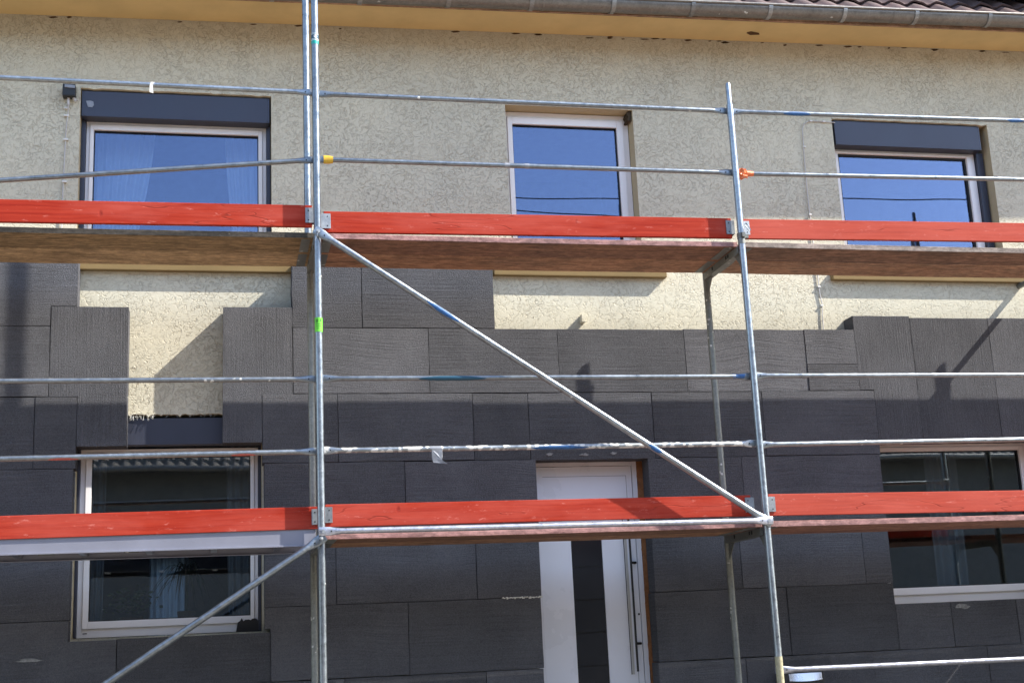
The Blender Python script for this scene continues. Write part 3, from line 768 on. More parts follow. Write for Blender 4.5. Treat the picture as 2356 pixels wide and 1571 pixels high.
def smear(x, z, w_, h_, label, mat='grout'):
    m = MB(); pts = []
    for k in range(14):
        t = 2*PI*k/14; q = rng.uniform(.45, 1.1); pts.append((x+w_*q*math.cos(t), z+h_*q*math.sin(t)))
    m.prism(pts, YI-.0055, YI-.002)
    tag(m.build('filler_smear', MT[mat], None), label, 'smear', 'pale filler smears on the grey boards')
MT['grout'] = plain('thin_grey_filler', (.24, .24, .235), .9, 0, .1, .35, 60)
smear(1.775, 2.628, .035, .012, 'pale filler smear above the left door corner'); smear(2.045, 2.622, .040, .014, 'pale filler smear above the door middle'); smear(2.275, 2.628, .035, .013, 'pale filler smear above the right side of the door')
smear(5.03, 1.385, .07, .022, 'pale filler smear under the frame of the lower right window')
smear(-1.86, 1.30, .10, .015, 'faint pale smear at the lower left, left of the plants window', 'grout')
# ------------------------------------------------------------------ scaffold
XS = (-3.01, 0.0, 3.01, 6.02, 9.03); DF = .74; RS = .02415
GF = 'galvanised scaffold frames'
def make_frame():
    root = empty('scaffold_upright')
    for y in (0, DF):
        m = MB(); m.loft([(0, 0, y, RS, RS), (2.0, 0, y, RS, RS)], 0, 18, 'Z')
        for zz in (.49, .99):                          # wedge keepers for the guard rails
            m.box(-.010, .010, y+RS-.001, y+RS+.016, zz+.0, zz+.05) if y == 0 else None
        m.build('standard', MT['zinc' if y == 0 else 'zincd'], root)
        m = MB(); m.loft([(2.0005, 0, y, .019, .019), (2.185, 0, y, .019, .019), (2.2, 0, y, .015, .015)], 0, 16, 'Z'); m.build('spigot', MT['zinc'], root)
        m = MB(); m.loft([(1.965, 0, y, RS+.0025, RS+.0025), (1.999, 0, y, RS+.0025, RS+.0025)], 0, 18, 'Z'); m.build('collar', MT['zincd'], root)
    m = MB()                                           # U-section transom that carries the planks
    y0, y1 = RS+.001, DF-RS-.001
    m.box(-.026, .026, y0, y1, 1.905, 1.911); m.box(-.026, -.021, y0, y1, 1.9112, 1.9575); m.box(.021, .026, y0, y1, 1.9112, 1.9575)
    for yy in (.20, .24, .52): m.box(-.0275, -.0265, yy, yy+.022, 1.925, 1.95, 1)  # dark patches painted for the shade in the transom holes
    m.build('transom', [MT['zincd'], MT['dark']], root)
    for y, sg in ((RS+.001, 1), (DF-RS-.001, -1)):
        m = MB(); vs = [(-.003, y, 1.904), (-.003, y+sg*.11, 1.904), (-.003, y, 1.79), (.003, y, 1.904), (.003, y+sg*.11, 1.904), (.003, y, 1.79)]
        m.add(vs, [(0, 1, 2), (5, 4, 3), (0, 3, 4, 1), (1, 4, 5, 2), (2, 5, 3, 0)]); m.build('gusset', MT['zincd'], root)
    return root
proto = make_frame()
frames = {}
flabels = {(-1, 0): 'lower frame beyond the left picture edge', (-1, 1): 'upper frame beyond the left picture edge', 
           (0, 0): 'lowest galvanised frame with double pole, under the aluminium deck', (0, 1): 'galvanised frame with double pole carrying the green label', 
           (1, 0): 'lowest leaning-looking galvanised frame right of the door', (1, 1): 'galvanised frame with clear bracket under the upper planks, right of the diagonal',
           (2, 0): 'lower frame beyond the right picture edge', (2, 1): 'upper frame beyond the right picture edge',
           (3, 0): 'lower frame one bay beyond the right picture edge', (3, 1): 'upper frame one bay beyond the right picture edge'}
first = True
for (i, k), lab in flabels.items():
    f = proto if first else copy_tree(proto)
    first = False
    f.location = (XS[i+1], 0, 2.0*k); frames[(i, k)] = f
    tag(f, lab, 'scaffold frame', GF)
# guard post on top of the right frame
m = MB(); m.loft([(0, 0, 0, RS, RS), (1.03, 0, 0, RS, RS)], 0, 18, 'Z'); m.loft([(1.0301, 0, 0, .0185, .0185), (1.19, 0, 0, .0185, .0185), (1.2, 0, 0, .015, .015)], 0, 16, 'Z')
post = tag(m.build('guard_post', MT['zinc'], None, 0, (3.01, 0, 4.0005)), 'short galvanised guard post standing on the right scaffold pole above the planks', 'guard post')
m = MB(); m.loft([(.005, 0, 0, RS+.006, RS+.006), (.045, 0, 0, RS+.006, RS+.006)], 0, 18, 'Z'); m.box(-.012, .012, -RS-.028, -RS-.004, .008, .04); m.box(.02, .05, -.014, .014, .01, .036)
m.build('coupler', MT['zincd'], post)
m = MB(); m.path([(.018, -.03, .10), (.03, -.034, .115), (.05, -.034, .09), (.062, -.034, .06), (.052, -.034, .052), (.034, -.034, .075), (.018, -.03, .10)], .003, 6); m.build('locking_pin', MT['zinc'], post)
for x, lab in ((-3.01, 'short guard post on the outer pole beyond the left picture edge'), (6.02, 'short guard post on the outer pole beyond the right picture edge')):
    g_ = copy_tree(post); g_.location = (x, 0, 4.0005); g_['label'] = lab; g_['group'] = 'guard posts on the scaffold'
post['group'] = 'guard posts on the scaffold'
# labels on the poles
def band(parent, r, z0, z1, mat, name='sticker', a0=0, a1=2*PI, n=22, mats=None):
    m = MB(); vs = []
    for k in range(n+1):
        a = a0+(a1-a0)*k/n
        vs += [(r*math.cos(a), r*math.sin(a), z0), (r*math.cos(a), r*math.sin(a), z1), ((r-.001)*math.cos(a), (r-.001)*math.sin(a), z1), ((r-.001)*math.cos(a), (r-.001)*math.sin(a), z0)]
    fs = [(4*k+j, 4*k+4+j, 4*k+4+(j+1) % 4, 4*k+(j+1) % 4) for k in range(n) for j in range(4)]
    m.add(vs, fs, 0, False)
    return m.build(name, mat, parent)
f = frames[(0, 1)]
gl = band(f, RS+.0012, 1.301, 1.397, MT['green'])
def ink(parent, r, items, mat, name='print'):
    """small marks wrapped on a pole: (angle from the front, half width angle, z0, z1)"""
    m = MB()
    for a, wd, z0, z1 in items:
        n = 3; vs = []
        for k in range(n+1):
            t = -PI/2+a-wd+2*wd*k/n
            for rr in (r, r-.0006):
                vs += [(rr*math.cos(t), rr*math.sin(t), z0), (rr*math.cos(t), rr*math.sin(t), z1)]
        for k in range(n): m.add(vs[4*k:4*k+8], [(0, 4, 5, 1), (2, 3, 7, 6), (0, 2, 6, 4), (1, 5, 7, 3), (0, 1, 3, 2), (4, 6, 7, 5)])
    return m.build(name, mat, parent)
ink(gl, RS+.0022, [(-.75, .05, 1.362, 1.386), (-.55, .05, 1.362, 1.384), (-.38, .04, 1.366, 1.386), (-.2, .06, 1.362, 1.386), (.35, .05, 1.37, 1.384), (.52, .05, 1.37, 1.384), (-.1, .6, 1.352, 1.355), (-.1, .6, 1.338, 1.341), (-.2, .4, 1.325, 1.327)], MT['greenink'])
m = MB(); m.loft([(0, 0, 0, RS, RS), (2.2, 0, 0, RS, RS)], 0, 18, 'Z')
f = tag(m.build('scaffold_pole', MT['zinc'], None, 0, (0, 0, 4.0005)), 'tall front pole with the teal label, running out of the top of the picture', 'scaffold pole')
m = MB(); m.loft([(0, 0, 0, RS, RS), (2.2, 0, 0, RS, RS)], 0, 18, 'Z')
m.box(-.06, .06, -.06, .06, -.005, -.0005)
tag(m.build('scaffold_pole', MT['zinc'], None, 0, (-.036, .385, 4.002)), 'second pole standing on the tan planks just behind the front pole', 'scaffold pole')
tl = band(f, RS+.0012, 1.335, 1.360, MT['teal'])
band(tl, RS+.0012, 1.3605, 1.3645, MT['lblw'], 'print'); band(tl, RS+.0012, 1.365, 1.369, MT['navy'], 'print'); band(tl, RS+.0012, 1.3695, 1.373, MT['lblw'], 'print')
band(tl, RS+.0012, 1.3735, 1.404, MT['navy'], 'print'); band(tl, RS+.0012, 1.4045, 1.408, MT['lblw'], 'print'); band(tl, RS+.0012, 1.4085, 1.412, MT['navy'], 'print'); band(tl, RS+.0012, 1.4125, 1.415, MT['lblw'], 'print')
def disc(parent, r, a, z, rad, mat):
    m = MB(); n = 20; vs = [(r*math.cos(-PI/2+a), r*math.sin(-PI/2+a), z)]
    for k in range(n):
        t = 2*PI*k/n; aa = -PI/2+a+rad*math.cos(t)/r; vs.append((r*math.cos(aa), r*math.sin(aa), z+rad*math.sin(t)))
    low = [(x*.975, y*.975, zz) for x, y, zz in vs]
    m.add(vs+low, [(0, k+1, (k+1) % n+1) for k in range(n)]+[(k+1, n+2+k, n+2+(k+1) % n, (k+1) % n+1) for k in range(n)])
    return m.build('emblem', mat, parent)
disc(tl, RS+.002, .1, 1.389, .0125, MT['lblw']); disc(tl, RS+.0027, .0, 1.391, .003, MT['redink'])
for i, z0, z1 in ((1, .02, .30),):                       # cream paint on the foot of the right pole
    band(frames[(1, 0)], RS+.0012, .86, 1.10, MT['yellowp'], 'paint_mark')

# guard rails: tubes with flattened ends, hole shade painted as dark dots
RG = .0172
def make_rail(x0, z0, x1, z1, y, label, mat='zinc', r=RG, cat='guard rail', group='scaffold guard rails', name='guard_rail'):
    L = math.hypot(x1-x0, z1-z0); m = MB()
    e = .065; t = .14
    secs = [(0, 0, 0, .004, r*1.25), (.004, 0, 0, .005, r*1.5), (e, 0, 0, .005, r*1.5), (e+.02, 0, 0, .008, r*1.35), ((e+t)/2+.02, 0, 0, r*.8, r*1.12), (t, 0, 0, r, r)]
    for k in range(1, 6): secs.append((t+(L-2*t)*k/6, 0, 0, r, r))
    secs += [(L-q[0], *q[1:]) for q in secs[:6][::-1]]
    m.loft(secs, 0, 16, 'X')
    for xx in (.028, L-.028): m.tube((xx, -.0075, 0), (xx, .0075, 0), .011, 12, 1)
    for xx in (.078, L-.078): m.tube((xx, -.0105, 0), (xx, .0075, 0), .0045, 10, 2)  # dark plugs painted for the shade inside the rail holes
    o = m.build(name, [MT[mat], MT['plate'], MT['dark']], None, 0, (x0, y, z0), (0, -math.atan2(z1-z0, x1-x0), 0))
    return tag(o, label, cat, group)
YG = RS+.006
def rail(bay, z, label, mat='zinc', dz=0.0):
    x0, x1 = XS[bay+1], XS[bay+2]
    return make_rail(x0-.012, z, x1+.012, z+dz, YG+(.011 if bay % 2 else 0), label, mat)
ra = rail(-1, 5.012, 'uppermost guard rail left of the double pole, with a white tape scrap', 'zinc', -.012)
rb = rail(-1, 4.195, 'sloping guard rail rising to the double pole before the curtained window', 'zinc', .32)
rc = rail(-1, 2.985, 'guard rail crossing the tall upright boards, left of the double pole', 'zincm', .014)
rd = rail(-1, 2.495, 'guard rail with red smears in front of the plants window top', 'zincm', .030)
re_ = rail(0, 4.989, 'uppermost guard rail between the two front poles', 'zinc', .006)
rf = rail(0, 4.512, 'middle guard rail with yellow tape end, above the upper red boards', 'zinc', .004)
rg = rail(0, 3.000, 'guard rail with a dark blue stretch, crossing sunlit grey boards behind the diagonal', 'zinc', .008)
rh = rail(0, 2.527, 'guard rail crusted with white plaster above the door, with hanging grey tape', 'zincs', .008)
ri = rail(1, 4.997, 'uppermost guard rail with blue marks, right of the short guard post', 'zinc', .038)
rj = rail(1, 4.515, 'guard rail with crumpled orange tape at its post end', 'zinc', .038)
rk = rail(1, 3.015, 'guard rail crossing the wide upright boards on the right', 'zinc', .003)
rl = rail(1, 2.527, 'plaster-speckled guard rail over the lower right window', 'zincm', .018)
rm = rail(1, 1.010, 'lowest guard rail just above the letterbox', 'alu', -.022)
def sleeve(o, x0, x1, mat, name='paint_mark', r=RG+.0008, rag=.02):
    """ragged band of paint or tape on a rail, in the rail's own axis"""
    m = MB(); n = 20; vs = []
    for k in range(n):
        a = 2*PI*k/n
        for x in (x0+rng.uniform(-rag, rag), x1+rng.uniform(-rag, rag)): vs.append((x, r*math.cos(a), r*math.sin(a)))
    m.add(vs, [(2*k, 2*k+1, (2*k+3) % (2*n), (2*k+2) % (2*n)) for k in range(n)], 0, True)
    m.add([(x, y*.94, z*.94) for x, y, z in vs], [(2*k, (2*k+2) % (2*n), (2*k+3) % (2*n), 2*k+1) for k in range(n)], 0, True)
    return m.build(name, MT[mat], o)
def patch(o, x0, x1, mat, a0, a1, name='paint_mark', r=RG+.0008):
    m = MB(); n = 8; vs = []
    for k in range(n+1):
        a = a0+(a1-a0)*k/n; s = math.sin(PI*k/n)
        xm, h = (x0+x1)/2, (x1-x0)/2*(.35+.65*s)
        for x in (xm-h+rng.uniform(-.01, .01), xm+h+rng.uniform(-.01, .01)): vs.append((x, r*math.cos(a), r*math.sin(a)))
    m.add(vs, [(2*k, 2*k+1, 2*k+3, 2*k+2) for k in range(n)]); m.add([(x, y*.94, z*.94) for x, y, z in vs], [(2*k, 2*k+2, 2*k+3, 2*k+1) for k in range(n)])
    return m.build(name, MT[mat], o)
patch(rg, .66, 1.12, 'navy', PI*.8, PI*1.5); patch(rg, 2.87, 2.96, 'blue', 0, 2*PI)
patch(rh, 1.40, 1.80, 'blue', PI*.9, PI*1.5); patch(ri, .45, .66, 'blue', PI*.85, PI*1.45); patch(ri, 2.30, 2.44, 'blue', PI*.8, PI*1.45)
patch(rd, 1.36, 1.54, 'pinkp', PI*1.1, PI*1.5); patch(rd, 2.46, 2.62, 'pinkp', PI*1.1, PI*1.5)
# tapes
for x in (1.33, 1.47): sleeve(rf, x+(-.012), x+.022, 'tape', 'tape', RG+.0015, .004)
m = MB(); m.loft([(.062, 0, 0, .013, .030), (.095, 0, 0, .017, .030), (.125, 0, 0, .020, .024)], 0, 14, 'X', True); m.build('tape', MT['yellow'], rf)
def scrap(pts, mat, o, th=.0012):
    m = MB(); n = len(pts); vs = [Vector(p) for p in pts]; back = [v+Vector((0, th, 0)) for v in vs]
    m.add(vs+back, [tuple(range(n)), tuple(range(2*n-1, n-1, -1))]+[(k, k+n, (k+1) % n+n, (k+1) % n) for k in range(n)])
    return m.build('tape', MT[mat], o)
scrap([(1.928, -.019, -.02), (1.928, -.019, -.060), (1.952, -.014, -.064), (1.950, -.016, -.04), (1.948, -.0185, .0), (1.93, -.0185, .004)], 'tapew', ra)
scrap([(1.93, -.016, .012), (1.955, -.019, -.004), (1.96, -.006, .0185), (1.935, -.004, .0185)], 'tapew', ra)
sleeve(rh, .728, .80, 'tape', 'tape', RG+.0015, .006)
scrap([(.735, -.0185, -.005), (.805, -.0185, -.005), (.806, -.014, -.055), (.80, -.02, -.075), (.835, -.026, -.105), (.80, -.016, -.098), (.745, -.012, -.092), (.735, -.010, -.06)], 'tape', rh)
m = MB()                                                # crumpled orange tape
bm = bmesh.new(); bmesh.ops.create_icosphere(bm, subdivisions=3, radius=1)
fv = []
for v in bm.verts:
    d = 1+rng.uniform(-.34, .30); fv.append((.078+v.co.x*.050*d, v.co.y*.032*d, v.co.z*.040*d-.004))
m.add(fv, [tuple(v.index for v in f_.verts) for f_ in bm.faces]); bm.free()
m.loft([(.11, 0, 0, .026, .022), (.145, 0, 0, .0215, .020), (.165, 0, 0, .019, .018)], 0, 10, 'X')
m.build('tape', MT['orange'], rj)

# diagonals and the ledger tube of the lower deck
def brace(p0, p1, label, mat='zinc'):
    p0 = Vector(p0); p1 = Vector(p1)
    o = make_rail(p0.x, p0.z, p1.x, p1.z, p0.y, label, mat, .0212, 'brace', 'diagonal scaffold braces', 'diagonal_brace')
    L = (p1-p0).length
    m = MB()
    for xx in (.028, L-.028): m.tube((xx, -.024, 0), (xx, .012, 0), .008, 10); m.tube((xx, -.017, 0), (xx, -.0075, 0), .014, 6)
    m.path([(.028, -.022, .012), (.034, -.024, -.012), (.044, -.022, -.045), (.046, -.02, -.07)], .0022, 6)
    m.build('pin', MT['plate'], o); return o
YB_ = -RS-.014
b1 = brace((-.022, YB_, 3.995), (3.03, YB_, 1.972), 'long diagonal brace with blue paint marks falling from the upper planks to the right pole')
b2 = brace((-3.03, YB_-.003, .025), (.02, YB_-.003, 1.975), 'diagonal brace climbing from the lower left corner to the double pole')
patch(b1, .885, 1.135, 'blue', PI*.75, PI*1.3, r=.022); patch(b1, 2.66, 2.76, 'blue', PI*.75, PI*1.35, r=.022)
lg = make_rail(-.02, 2.004, 3.035, 1.996, YB_-.014, 'bright horizontal tube in front of the lower middle planks', 'alu', .0185, 'ledger', None, 'ledger_tube')
tie = MB().tube((6.02, .50, 4.03), (6.02, 1.212, 4.03), .024, 14)
tie = tag(tie.build('wall_tie', MT['zincd']), 'tube tying the right outer frame to the wall beyond the picture edge', 'wall tie')

# toe boards
def toe(x0, z0, x1, z1, h, label, mat='red', plates=(True, True), n=24):
    L = x1-x0; m = MB(); vs = []
    for i in range(n+1):
        t = i/n; b = .006*math.sin(PI*t)*rng.uniform(.6, 1)
        vs += [(L*t, .0-b*.3, 0), (L*t, .030-b*.3, 0), (L*t, .030-b*.3, h), (L*t, 0-b*.3, h)]
    fs = [(4*i+k, 4*i+(k+1) % 4, 4*i+4+(k+1) % 4, 4*i+4+k) for i in range(n) for k in range(4)]+[(3, 2, 1, 0), tuple(4*n+k for k in range(4))]
    m.add(vs, fs)
    o = m.build('toe_board', MT[mat], None, 0, (x0, .050, z0), (0, -math.atan2(z1-z0, L), 0))
    be = o.modifiers.new('bevel', 'BEVEL'); be.width = .003; be.segments = 2; be.limit_method = 'ANGLE'; be.angle_limit = 1.0
    tag(o, label, 'toe board', 'red toe boards')
    for on, xa, xb in ((plates[0], -.02, .045), (plates[1], L-.045, L+.02)):
        if not on: continue
        m = MB(); m.box(xa, xb, -.0075, -.0035, .026, .026+h*.70)
        m.box(xa, xb, .0335, .0375, .026, .026+h*.70)
        xe = xa if xa < 0 else xb
        m.box(xe-.002, xe+.002, -.0035, .0335, .03, .02+h*.70)
        o2 = m.build('end_plate', MT['plate'], o, .0015)
        xm = .024 if xa < 0 else L-.024
        m = MB()
        for zz in (.045, h*.70+.005): m.tube((xm, -.0088, zz), (xm, -.0076, zz), .0045, 10)
        m.build('screw', MT['dark'], o2)
    return o
toe(-2.97, 4.020, -.030, 4.040, .152, 'upper red toe board left of the double pole')
toe(.048, 4.003, 2.965, 4.027, .149, 'upper red toe board between the two front poles')
toe(3.055, 4.025, 5.98, 4.056, .148, 'upper red toe board on the right, paler and knotty', 'redp')
toe(-2.97, 2.010, -.012, 2.030, .142, 'lower red toe board on the left, cracked, above the aluminium deck')
toe(.030, 2.040, 2.930, 2.038, .143, 'lower red toe board between the two front poles, crossed by a brace shadow')
toe(6.06, 4.056, 8.99, 4.06, .148, 'upper red toe board beyond the right picture edge')
toe(3.060, 2.037, 5.98, 2.015, .148, 'lower red toe board before the lower right window', 'redp')

# planks
def plank(x0, x1, y0, y1, z0, z1, mat, label, edge=None):
    m = MB(); n = 20; vs = []; L = x1-x0
    for i in range(n+1):
        t = i/n; s = -.004*math.sin(PI*t)+rng.uniform(-.0007, .0007)
        vs += [(L*t, 0, s), (L*t, y1-y0, s), (L*t, y1-y0, s+z1-z0), (L*t, 0, s+z1-z0)]
    fs = [(4*i+k, 4*i+(k+1) % 4, 4*i+4+(k+1) % 4, 4*i+4+k) for i in range(n) for k in range(4)]+[(3, 2, 1, 0), tuple(4*n+k for k in range(4))]
    m.add(vs, fs)
    for q in range(n): m.mi[4*q+3] = 1
    o = m.build('scaffold_plank', [MT[mat], MT[edge or mat]], None, 0, (x0, y0, z0))
    be = o.modifiers.new('bevel', 'BEVEL'); be.width = .003; be.segments = 2; be.limit_method = 'ANGLE'; be.angle_limit = 1.0
    tag(o, label, 'plank', 'wooden scaffold planks')
    for xx in (.03, L-.09):
        mm = MB(); mm.box(xx, xx+.06, .02, y1-y0-.02, -.0035, -.0008); mm.build('end_strap', MT['zincd'], o)
    return o
MT['edge_b'] = mat_wood('blackened_plank_edge', (.09, .075, .06), (.04, .035, .03), (.02, .018, .016))
MT['edge_p'] = mat_wood('pink_stained_plank_edge', (.46, .26, .24), (.36, .19, .18), (.20, .12, .11))
MT['edge_g'] = mat_wood('grey_plank_edge', (.38, .31, .27), (.28, .22, .19), (.15, .13, .11))
EDGE = {'wood_l': 'edge_b', 'wood_m': 'edge_p', 'wood_w': 'edge_g', 'wood_r': 'edge_p'}
PY = ((.046, .378), (.390, .722))
for (x0, x1, zb, zt, mat, where) in ((-2.985, -.012, 3.9590, 3.998, 'wood_l', 'tan upper plank on the left'), (.012, 2.996, 3.9590, 3.996, 'wood_m', 'reddish upper plank between the front poles'),
                                   (3.024, 6.006, 3.9590, 3.998, 'wood_w', 'weathered upper plank on the right'), (.012, 2.996, 1.9605, 1.994, 'wood_m', 'reddish lower plank behind the bright tube'),
                                   (3.027, 5.99, 1.9605, 2.000, 'wood_r', 'pinkish lower plank on the right'),
                                   (6.034, 9.0, 3.9590, 3.998, 'wood_w', 'upper plank beyond the right picture edge'), (6.04, 9.0, 1.9605, 2.0, 'wood_r', 'lower plank beyond the right picture edge')):
    for j, (y0, y1) in enumerate(PY):
        plank(x0, x1, y0, y1, zb, zt, mat+('o' if j == 0 and mat != 'wood_r' else ''), where+(', outer one' if j == 0 else ', inner one against the wall'), EDGE[mat] if j == 0 else None)
m = MB(); m.box(-2.98, -.03, .404, .7, 4.0042, 4.0046)
# aluminium deck on the lower left
deck = tag(empty('aluminium_deck', (-2.985, .06, 1.955)), 'aluminium scaffold deck with a pale blue side rail, lower left', 'scaffold deck')
L = 2.955
for y0, y1 in ((0, .012), (.648, .66)):
    m = MB(); m.box(0, L, y0, y1, -.030, .075)
    if y0 == 0: m.box(0, L, -.007, -.0005, -.033, -.022); m.box(0, L, .0125, .045, -.030, -.025)
    else: m.box(0, L, .62, .647, -.030, -.025)
    m.build('side_rail', MT['aludeck'], deck, .0015)
m = MB(); m.box(0, L, .013, .647, .058, .072); m.build('deck_sheet', MT['wood_w'], deck)
for i in range(7):
    m = MB(); m.box(.25+i*.41, .29+i*.41, .0455, .6195, -.01, .057); m.build('cross_bar', MT['alu'], deck)
for x in (1.28, 1.78):
    m = MB(); m.box(x, x+.09, .006, .03, -.038, -.0305); m.build('clip', MT['zincd'], deck)

# ------------------------------------------------------------------ small things on the wall
jb = empty('floodlight', (-1.735, YR, 5.42)); tag(jb, 'small black wall box with a grey front strip and cable beside the upper left window', 'wall box')
m = MB(); m.box(-.046, .046, -.075, -.001, -.045, .048); m.build('body', MT['black'], jb, .006)
m = MB(); m.prism([(-.030, .016), (.044, .012), (.044, .036), (-.030, .040)], -.083, -.0755); m.build('lens', MT['tape'], jb, .002)
m = MB(); m.tube((-.006, -.03, -.046), (-.006, -.03, -.105), .010, 10); m.tube((.03, -.03, -.046), (.05, -.03, -.07), .012, 10); m.build('bracket', MT['cable'], jb)
m = MB(); m.path([(-1.741, YR-.03, 5.315), (-1.742, YR-.016, 5.26), (-1.752, YR-.010, 5.15), (-1.757, YR-.010, 4.95), (-1.761, YR-.010, 4.70), (-1.763, YR-.010, 4.4), (-1.765, YR-.010, 4.1), (-1.765, YR-.010, 4.0)], .0045, 8)
cb = tag(m.build('cable', MT['cable']), 'pale cable hanging down the render from the small black wall box', 'cable')
for z in (5.30, 5.24, 5.05, 4.72):
    m = MB(); m.box(-1.770, -1.736, YR-.020, YR-.0005, z-.006, z+.006); m.build('cable_clip', MT['tapew'], cb)
m = MB(); m.path([(4.47, YR-.012, 5.448), (4.40, YR-.010, 5.452), (4.30, YR-.009, 5.455), (4.225, YR-.009, 5.452), (4.185, YR-.009, 5.425), (4.166, YR-.009, 5.37), (4.158, YR-.009, 5.17), (4.152, YR-.009, 4.80), (4.158, YR-.009, 4.4), (4.172, YR-.009, 4.10), (4.170, YR-.009, 3.95), (4.185, YR-.009, 3.85), (4.175, YR-.009, 3.75), (4.172, YR-.009, 3.60)], .0045, 8)
cb = tag(m.build('cable', MT['cable']), 'pale cable bending down the render from the right upper shutter box', 'cable')
for x, z in ((4.37, 5.454), (4.25, 5.454), (4.166, 5.22), (4.158, 4.62), (4.172, 4.0), (4.18, 3.84)):
    m = MB(); m.box(x-.011, x+.011, YR-.018, YR-.0005, z-.006, z+.006); m.build('cable_clip', MT['tapew'], cb)
m = MB(); m.prism([(2.115, 3.675), (2.150, 3.672), (2.152, 3.728), (2.118, 3.735)], YR-.065, YR-.0005)
tag(m.build('wall_peg', MT['render'], None, .004), 'small cream peg sticking out of the sunlit render', 'peg')
m = MB(); m.loft([(0, 0, 0, .026, .026), (.02, 0, 0, .026, .026), (.035, 0, 0, .015, .015)], 0, 16, 'Z')
tag(m.build('black_cap', MT['black'], None, 0, (2.715, YI-.0005, 2.215), (PI/2, 0, 0)), 'small black cap on the grey boards right of the door, half behind the red board', 'cap')
lb = empty('letterbox', (3.60, YI-.004, .60)); tag(lb, 'black letterbox with a curved silver lid at the bottom picture edge', 'letterbox')
m = MB(); m.box(-.165, .165, -.11, -.001, 0, .365); m.build('body', MT['black'], lb, .008)
m = MB(); n = 12; vs = []
for i in range(n+1):
    t = i/n; x = -.118+.262*t; c = .012*math.sin(PI*t)
    vs += [(x, -.118-c, .300-c*.5), (x, -.112, .352), (x, -.1105, .352), (x, -.1105, .300)]
m.add(vs, [(4*i+k, 4*i+(k+1) % 4, 4*i+4+(k+1) % 4, 4*i+4+k) for i in range(n) for k in range(4)]+[(3, 2, 1, 0), tuple(4*n+k for k in range(4))])
m.build('lid', MT['lid'], lb)

# ------------------------------------------------------------------ seen through the panes
def curtain(x0a, x1a, x0b, x1b, y, z0, z1, folds, label, mat='net', amp=.02):
    """hanging from z1 (x0a..x1a) and gathered to (x0b..x1b) at z0"""
    m = MB(); nx, nz = folds*8, 16; vs = []
    for j in range(nz+1):
        t = j/nz; e = t**1.4
        for i in range(nx+1):
            s = i/nx; xa = x0a+(x1a-x0a)*s; xb = x0b+(x1b-x0b)*s
            vs.append((xa+(xb-xa)*e, y+amp*math.sin(2*PI*folds*s+.6*math.sin(5*s)), z1+(z0-z1)*t))
    k = nx+1
    m.add(vs, [(j*k+i, j*k+i+1, (j+1)*k+i+1, (j+1)*k+i) for j in range(nz) for i in range(nx)], 0, True)
    m.add([(x, yy+.002, z) for x, yy, z in vs], [(j*k+i, (j+1)*k+i, (j+1)*k+i+1, j*k+i+1) for j in range(nz) for i in range(nx)], 0, True)
    return tag(m.build('curtain', MT[mat]), label, 'curtain')
curtain(-1.60, -1.13, -1.60, -1.36, 1.60, 3.95, 5.3, 7, 'white curtain gathered at the left inside the wide upper window')
curtain(-.60, -.31, -.48, -.31, 1.60, 3.95, 5.3, 5, 'white curtain gathered at the right inside the wide upper window')
MT['netb'] = mat_net('blue_white_curtain', (.48, .56, .66), .75)
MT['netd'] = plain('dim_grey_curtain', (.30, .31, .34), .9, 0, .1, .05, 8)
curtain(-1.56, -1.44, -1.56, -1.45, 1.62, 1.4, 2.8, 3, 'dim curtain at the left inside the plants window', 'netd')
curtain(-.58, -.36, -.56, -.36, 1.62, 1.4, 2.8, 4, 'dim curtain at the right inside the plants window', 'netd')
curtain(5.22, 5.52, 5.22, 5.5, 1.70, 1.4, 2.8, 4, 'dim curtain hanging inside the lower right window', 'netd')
m = MB(); m.box(-1.62, -.33, YB-.02, 1.85, 1.475, 1.50); m.box(4.50, 5.98, YB-.02, 1.85, 1.475, 1.50); m.box(-1.62, -.33, YB-.02, 1.85, 4.16, 4.19)
hp(m, 'window_board', MT['pvc'])
pl = empty('dracaena', (-.865, 1.68, 1.5)); tag(pl, 'house plant with long arching dark leaves inside the lower left window', 'house plant')
m = MB(); m.loft([(0, 0, 0, .05, .05), (.10, 0, 0, .065, .065), (.105, 0, 0, .06, .06)], 0, 16, 'Z'); m.build('pot', MT['pot'], pl)
m = MB(); m.tube((0, 0, .1), (.005, 0, .38), .012, 8); m.build('stem', MT['leaf'], pl)
m = MB()
for i in range(46):
    a = rng.uniform(0, 2*PI); L_ = rng.uniform(.18, .34); up = rng.uniform(.03, .17); wd = .0075
    pts = []
    for k in range(7):
        t = k/6; rr = L_*t; zz = .36+rng.uniform(-.003, .003)+up*math.sin(PI*.62*t)*1.2-.20*t*t*(L_/.2)
        pts.append((math.cos(a)*rr, math.sin(a)*rr*.6, zz))
    vs = []
    for k, (x, y, z) in enumerate(pts):
        h = wd*(1-(k/6)**2)+.0006; vs += [(x-math.sin(a)*h, y+math.cos(a)*h, z), (x+math.sin(a)*h, y-math.cos(a)*h, z), (x, y, z-.002)]
    m.add(vs, [f_ for k in range(6) for f_ in ((3*k, 3*k+1, 3*k+4, 3*k+3), (3*k+1, 3*k+2, 3*k+5, 3*k+4), (3*k+2, 3*k, 3*k+3, 3*k+5))], 0, True)
m.build('leaves', MT['leaf'], pl)
pl = empty('bushy_plant', (-1.25, 1.68, 1.5)); tag(pl, 'low bushy house plant inside the lower left window', 'house plant')
m = MB(); m.loft([(0, 0, 0, .07, .07), (.08, 0, 0, .085, .085)], 0, 16, 'Z'); m.build('pot', MT['pot'], pl)
m = MB()
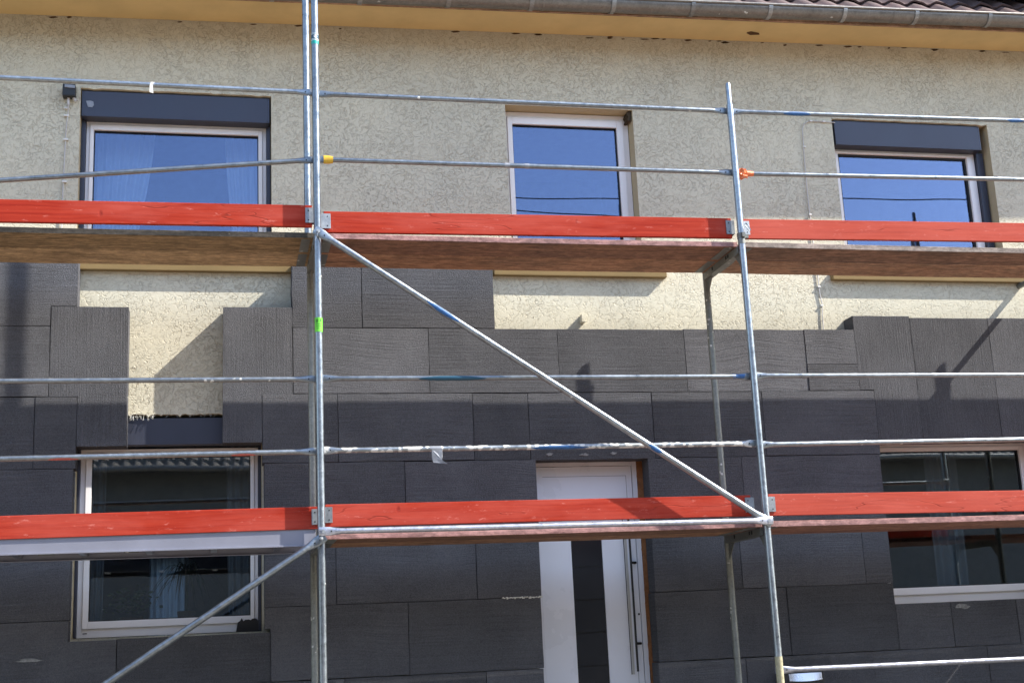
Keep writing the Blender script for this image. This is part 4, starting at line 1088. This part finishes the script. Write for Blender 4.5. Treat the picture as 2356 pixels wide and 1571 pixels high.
for i in range(150):
    a = rng.uniform(0, 2*PI); e = rng.uniform(.1, 1.3); R_ = rng.uniform(.06, .20)
    x, y, z = R_*math.cos(a)*math.cos(e)*1.1, R_*math.sin(a)*math.cos(e)*.8, .09+R_*math.sin(e)*1.25
    b = rng.uniform(0, 2*PI); h = rng.uniform(.016, .030)
    u = Vector((math.cos(b), math.sin(b), rng.uniform(-.5, .5)))*h; v = Vector((-math.sin(b), math.cos(b)*.5, .8))*h*.5
    p = Vector((x, y, z)); m.add([p-u, p+v, p+u, p-v], [(0, 1, 2, 3)])
m.build('leaves', MT['leafb'], pl)

# ------------------------------------------------------------------ across the street: what the panes mirror
nb = tag(empty('neighbour_house', (0, -14.6, Z0)), 'grey house across the street mirrored dimly in the lower window panes', 'house')
def np_(m, name, mat, bev=0):
    o = m.build(name, mat, nb, bev); o.location = (0, 14.6, -Z0); return o
m = MB(); m.box(-30, 30, -24.4, -14.6, Z0, 4.75); np_(m, 'wall', MT['nwall'])
nr = np_(pantiles(-30.2, 30.2, -14.15, lambda x: 4.72, math.radians(44), 24, .20, .30, .030, 6, -1), 'roof', MT['tiles2'])
m = MB(); m.prism([(-30, 4.76), (30, 4.76), (30, 4.90), (-30, 4.90)], -14.3, -14.27); np_(m, 'fascia_board', MT['nwall'])
m = MB(); m.box(-30.2, 30.2, -24.4, -19.3, 9.55, 9.65); np_(m, 'ridge', MT['tiles2'])
m = MB(); m.tube((-30, -14.08, 4.70), (30, -14.08, 4.70), .07, 10); np_(m, 'gutter', MT['gutter'])
for x, z, rr in ((17.3, 11.35, .055), (9.6, 11.55, .08)):
    m = MB(); m.tube((x, -19.2, 8.6), (x, -19.2, z), rr, 12); m.tube((x, -19.2, z+.001), (x, -19.2, z+.10), rr*1.5, 12); np_(m, 'vent_pipe', MT['gutter'])
m = MB(); m.tube((3.7, -14.9, 4.9), (3.7, -14.9, 10.7), .045, 10); np_(m, 'roof_mast', MT['gutter'])
def wire(pts, sag, label, r=.015):
    a, b = Vector(pts[0]), Vector(pts[1])
    m = MB(); m.path([a.lerp(b, i/26)-Vector((0, 0, sag*math.sin(PI*i/26))) for i in range(27)], r, 6)
    return tag(m.build('overhead_wire', MT['black']), label, 'wire', 'overhead wires along the street')
wire(((3.7, -14.9, 10.55), (34, -9.5, 10.4)), .45, 'upper overhead wire mirrored in the right upper window')
wire(((3.7, -14.9, 10.35), (34, -9.8, 8.6)), .5, 'lower overhead wire mirrored in the narrow upper window')
curtain(-1.30, -.93, -1.30, -.93, 5.1, Z0+.12, 2.35, 6, 'blue white curtain added to dim the garden door deep inside the lower left room', 'netb')  # net added over the opening to dim its daylight
